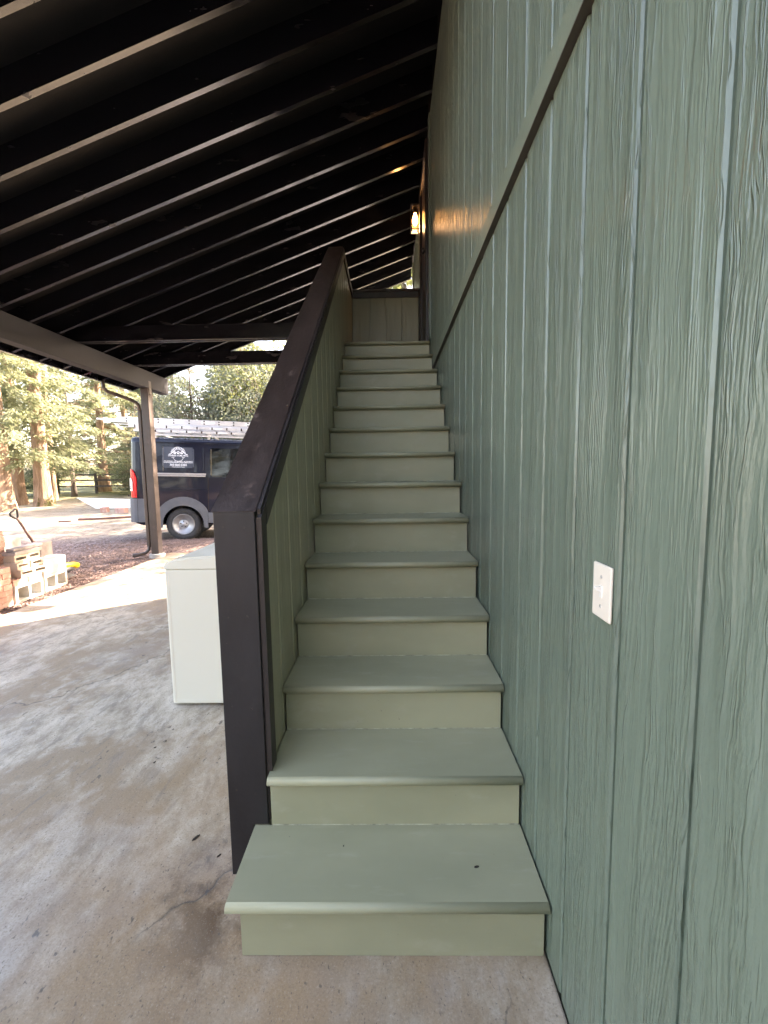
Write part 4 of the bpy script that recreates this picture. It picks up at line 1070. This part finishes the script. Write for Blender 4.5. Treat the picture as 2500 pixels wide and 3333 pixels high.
c_ = big_trunk('shaded grey brown cedar trunk between the two sunlit cedars', -18.9, 19.4, .27, 12); crown_for(c_, 23, 12, 2.6, 4.0, 70)
d_ = big_trunk('slim straight trunk just right of the mossy cedar', -18.6, 21.2, .14, 9); crown_for(d_, 24, 9, 2.0, 3.5, 90, 'leaf_conifer', .16)
tree('dead', 'dead_conifer', 'bare dead conifer with brown twigs in front of the fence', -18.8, 22.9, 1.0, 20)
tree('dead', 'dead_conifer', 'leaning bare grey sapling close behind the rear of the van', -13.4, 20.4, .62, 120)
tree('dead', 'dead_conifer', 'bare twiggy tree among the bushes above the van ladders', -9.6, 18.5, .85, 200)
tree('cedar', 'cedar_tree', 'dark cedar with a thick trunk beyond the fence, left of the van', -17.6, 29.5, .62, 40)
tree('blue_fir', 'fir_tree', 'dense blue green fir directly behind the van tail', -15.4, 26.5, .62, 60)
tree('bush', 'bush', 'green bush in front of the rail fence, left of the van', -15.2, 23.6, .62, 10, cat='bush')
tree('bush', 'bush', 'low olive bush at the foot of the dead conifer', -21.6, 23.8, .5, 80, cat='bush')
tree('blue_bush', 'bush', 'tall blue green bush behind the van ladders', -9.6, 20.2, .98, 30, cat='bush')
tree('maple', 'maple_tree', 'yellow green maple behind the ladder stack', -7.6, 21.4, .85, 90)
tree('blue_bush', 'bush', 'blue green bush seen just left of the sloping stair cap', -6.2, 19.6, 1.2, 150, cat='bush')
tree('maple', 'maple_tree', 'yellow green maple seen over the van roof near the stair cap', -5.6, 28.0, 1.15, 250)
tree('blue_fir', 'fir_tree', 'tall blue green fir rising behind the post top', -11.8, 30.0, .85, 200)
tree('bright_cedar', 'cedar_tree', 'bright cedar with hanging branches under the carport eave', -19.5, 26.5, 1.0, 75)
tree('cedar', 'cedar_tree', 'tall cedar far behind, under the gable opening', -4.5, 30.0, 1.3, 310)
tree('blue_fir', 'fir_tree', 'broad blue green fir on the skyline left of the post', -23.5, 44.0, 1.4, 300)
tree('cedar', 'cedar_tree', 'dark cedar on the skyline behind the van', -14.5, 40.0, 1.4, 260)
tree('blue_fir', 'fir_tree', 'blue green fir on the skyline right of the van', -7.5, 42.0, 1.5, 120)
tree('blue_fir', 'fir_tree', 'blue green fir closing the gap right of the post top', -13.6, 33.0, 1.0, 20)
tree('blue_bush', 'bush', 'broad blue green bush just right of the post, behind the ladders', -11.6, 25.0, .8, 220, cat='bush')
tree('bright_cedar', 'cedar_tree', 'pale hazy cedar far behind the rail fence, left of the drainpipe', -24.5, 37.0, 1.15, 15)
tree('bright_cedar', 'cedar_tree', 'pale hazy cedar far behind the fence, next to the post', -20.6, 35.0, .95, 190)
# unseen trees added behind the camera, darkening van reflections and low skylight
for i_, (x_, y_, k_, s_) in enumerate(((-11, -18, 'cedar', 1.0), (-7.5, -20, 'blue_fir', 1.1), (-3.8, -18, 'cedar', 1.0), (-.2, -20.5, 'blue_fir', 1.15), (3.6, -19, 'cedar', 1.0), (-15, -17, 'blue_fir', 1.1))):
    tree(k_, ('cedar_tree' if k_ == 'cedar' else 'fir_tree'), ('cedar' if k_ == 'cedar' else 'fir')+' in the unseen row added behind the viewer, ' + ('first', 'second', 'third', 'fourth', 'fifth', 'outermost')[i_]+' of them', x_, y_, s_, 50*i_, grp='unseen trees added behind the viewer')
# trees right of the drive that shade the bark
tree('maple', 'maple_tree', 'tall maple beyond the house end that shades the bark', 1.4, 13.9, 1.25, 70, 1.5, grp='trees beyond the house end')
tree('blue_fir', 'fir_tree', 'fir beyond the house end next to the shading maple', -.6, 17.8, 1.0, 10, grp='trees beyond the house end')

# ------------------------------------------------------------------ small debris
def speck(nm, label, x, y, z, L, rot, cat='debris'):
    bm = prism([(-L/2, 0), (-L*.2, -L*.16), (L*.3, -L*.12), (L/2, .0), (L*.2, L*.16), (-L*.3, L*.12)], 'Z', 0, .003)
    o = put(nm, meshof(bm, nm, 'speck_dark'), None, (x, y, z), (0, 0, R(rot))); tag(o, label, cat)
speck('bark_flake', 'small dark flake on the bottom step towards the right', -.185, .118, .1905, .016, 10)
speck('bark_flake', 'tiny dark crumb on the bottom step towards the left', -.60, .19, .1905, .006, 60)
speck('dry_leaf', 'curled dark leaf on the slab left of the stair post', -1.20, .42, .0008, .034, 55)
speck('dry_leaf', 'small dark leaf on the slab close to the stair post', -1.08, .345, .0008, .018, 50)
for i, (x, y) in enumerate(((-1.66, .95), (-1.60, .84), (-1.63, 1.0))): speck('bark_flake', ('leftmost', 'nearest', 'farthest')[i]+' of three dark flakes on the slab before the washer', x, y, .0008, .014, 40+30*i)
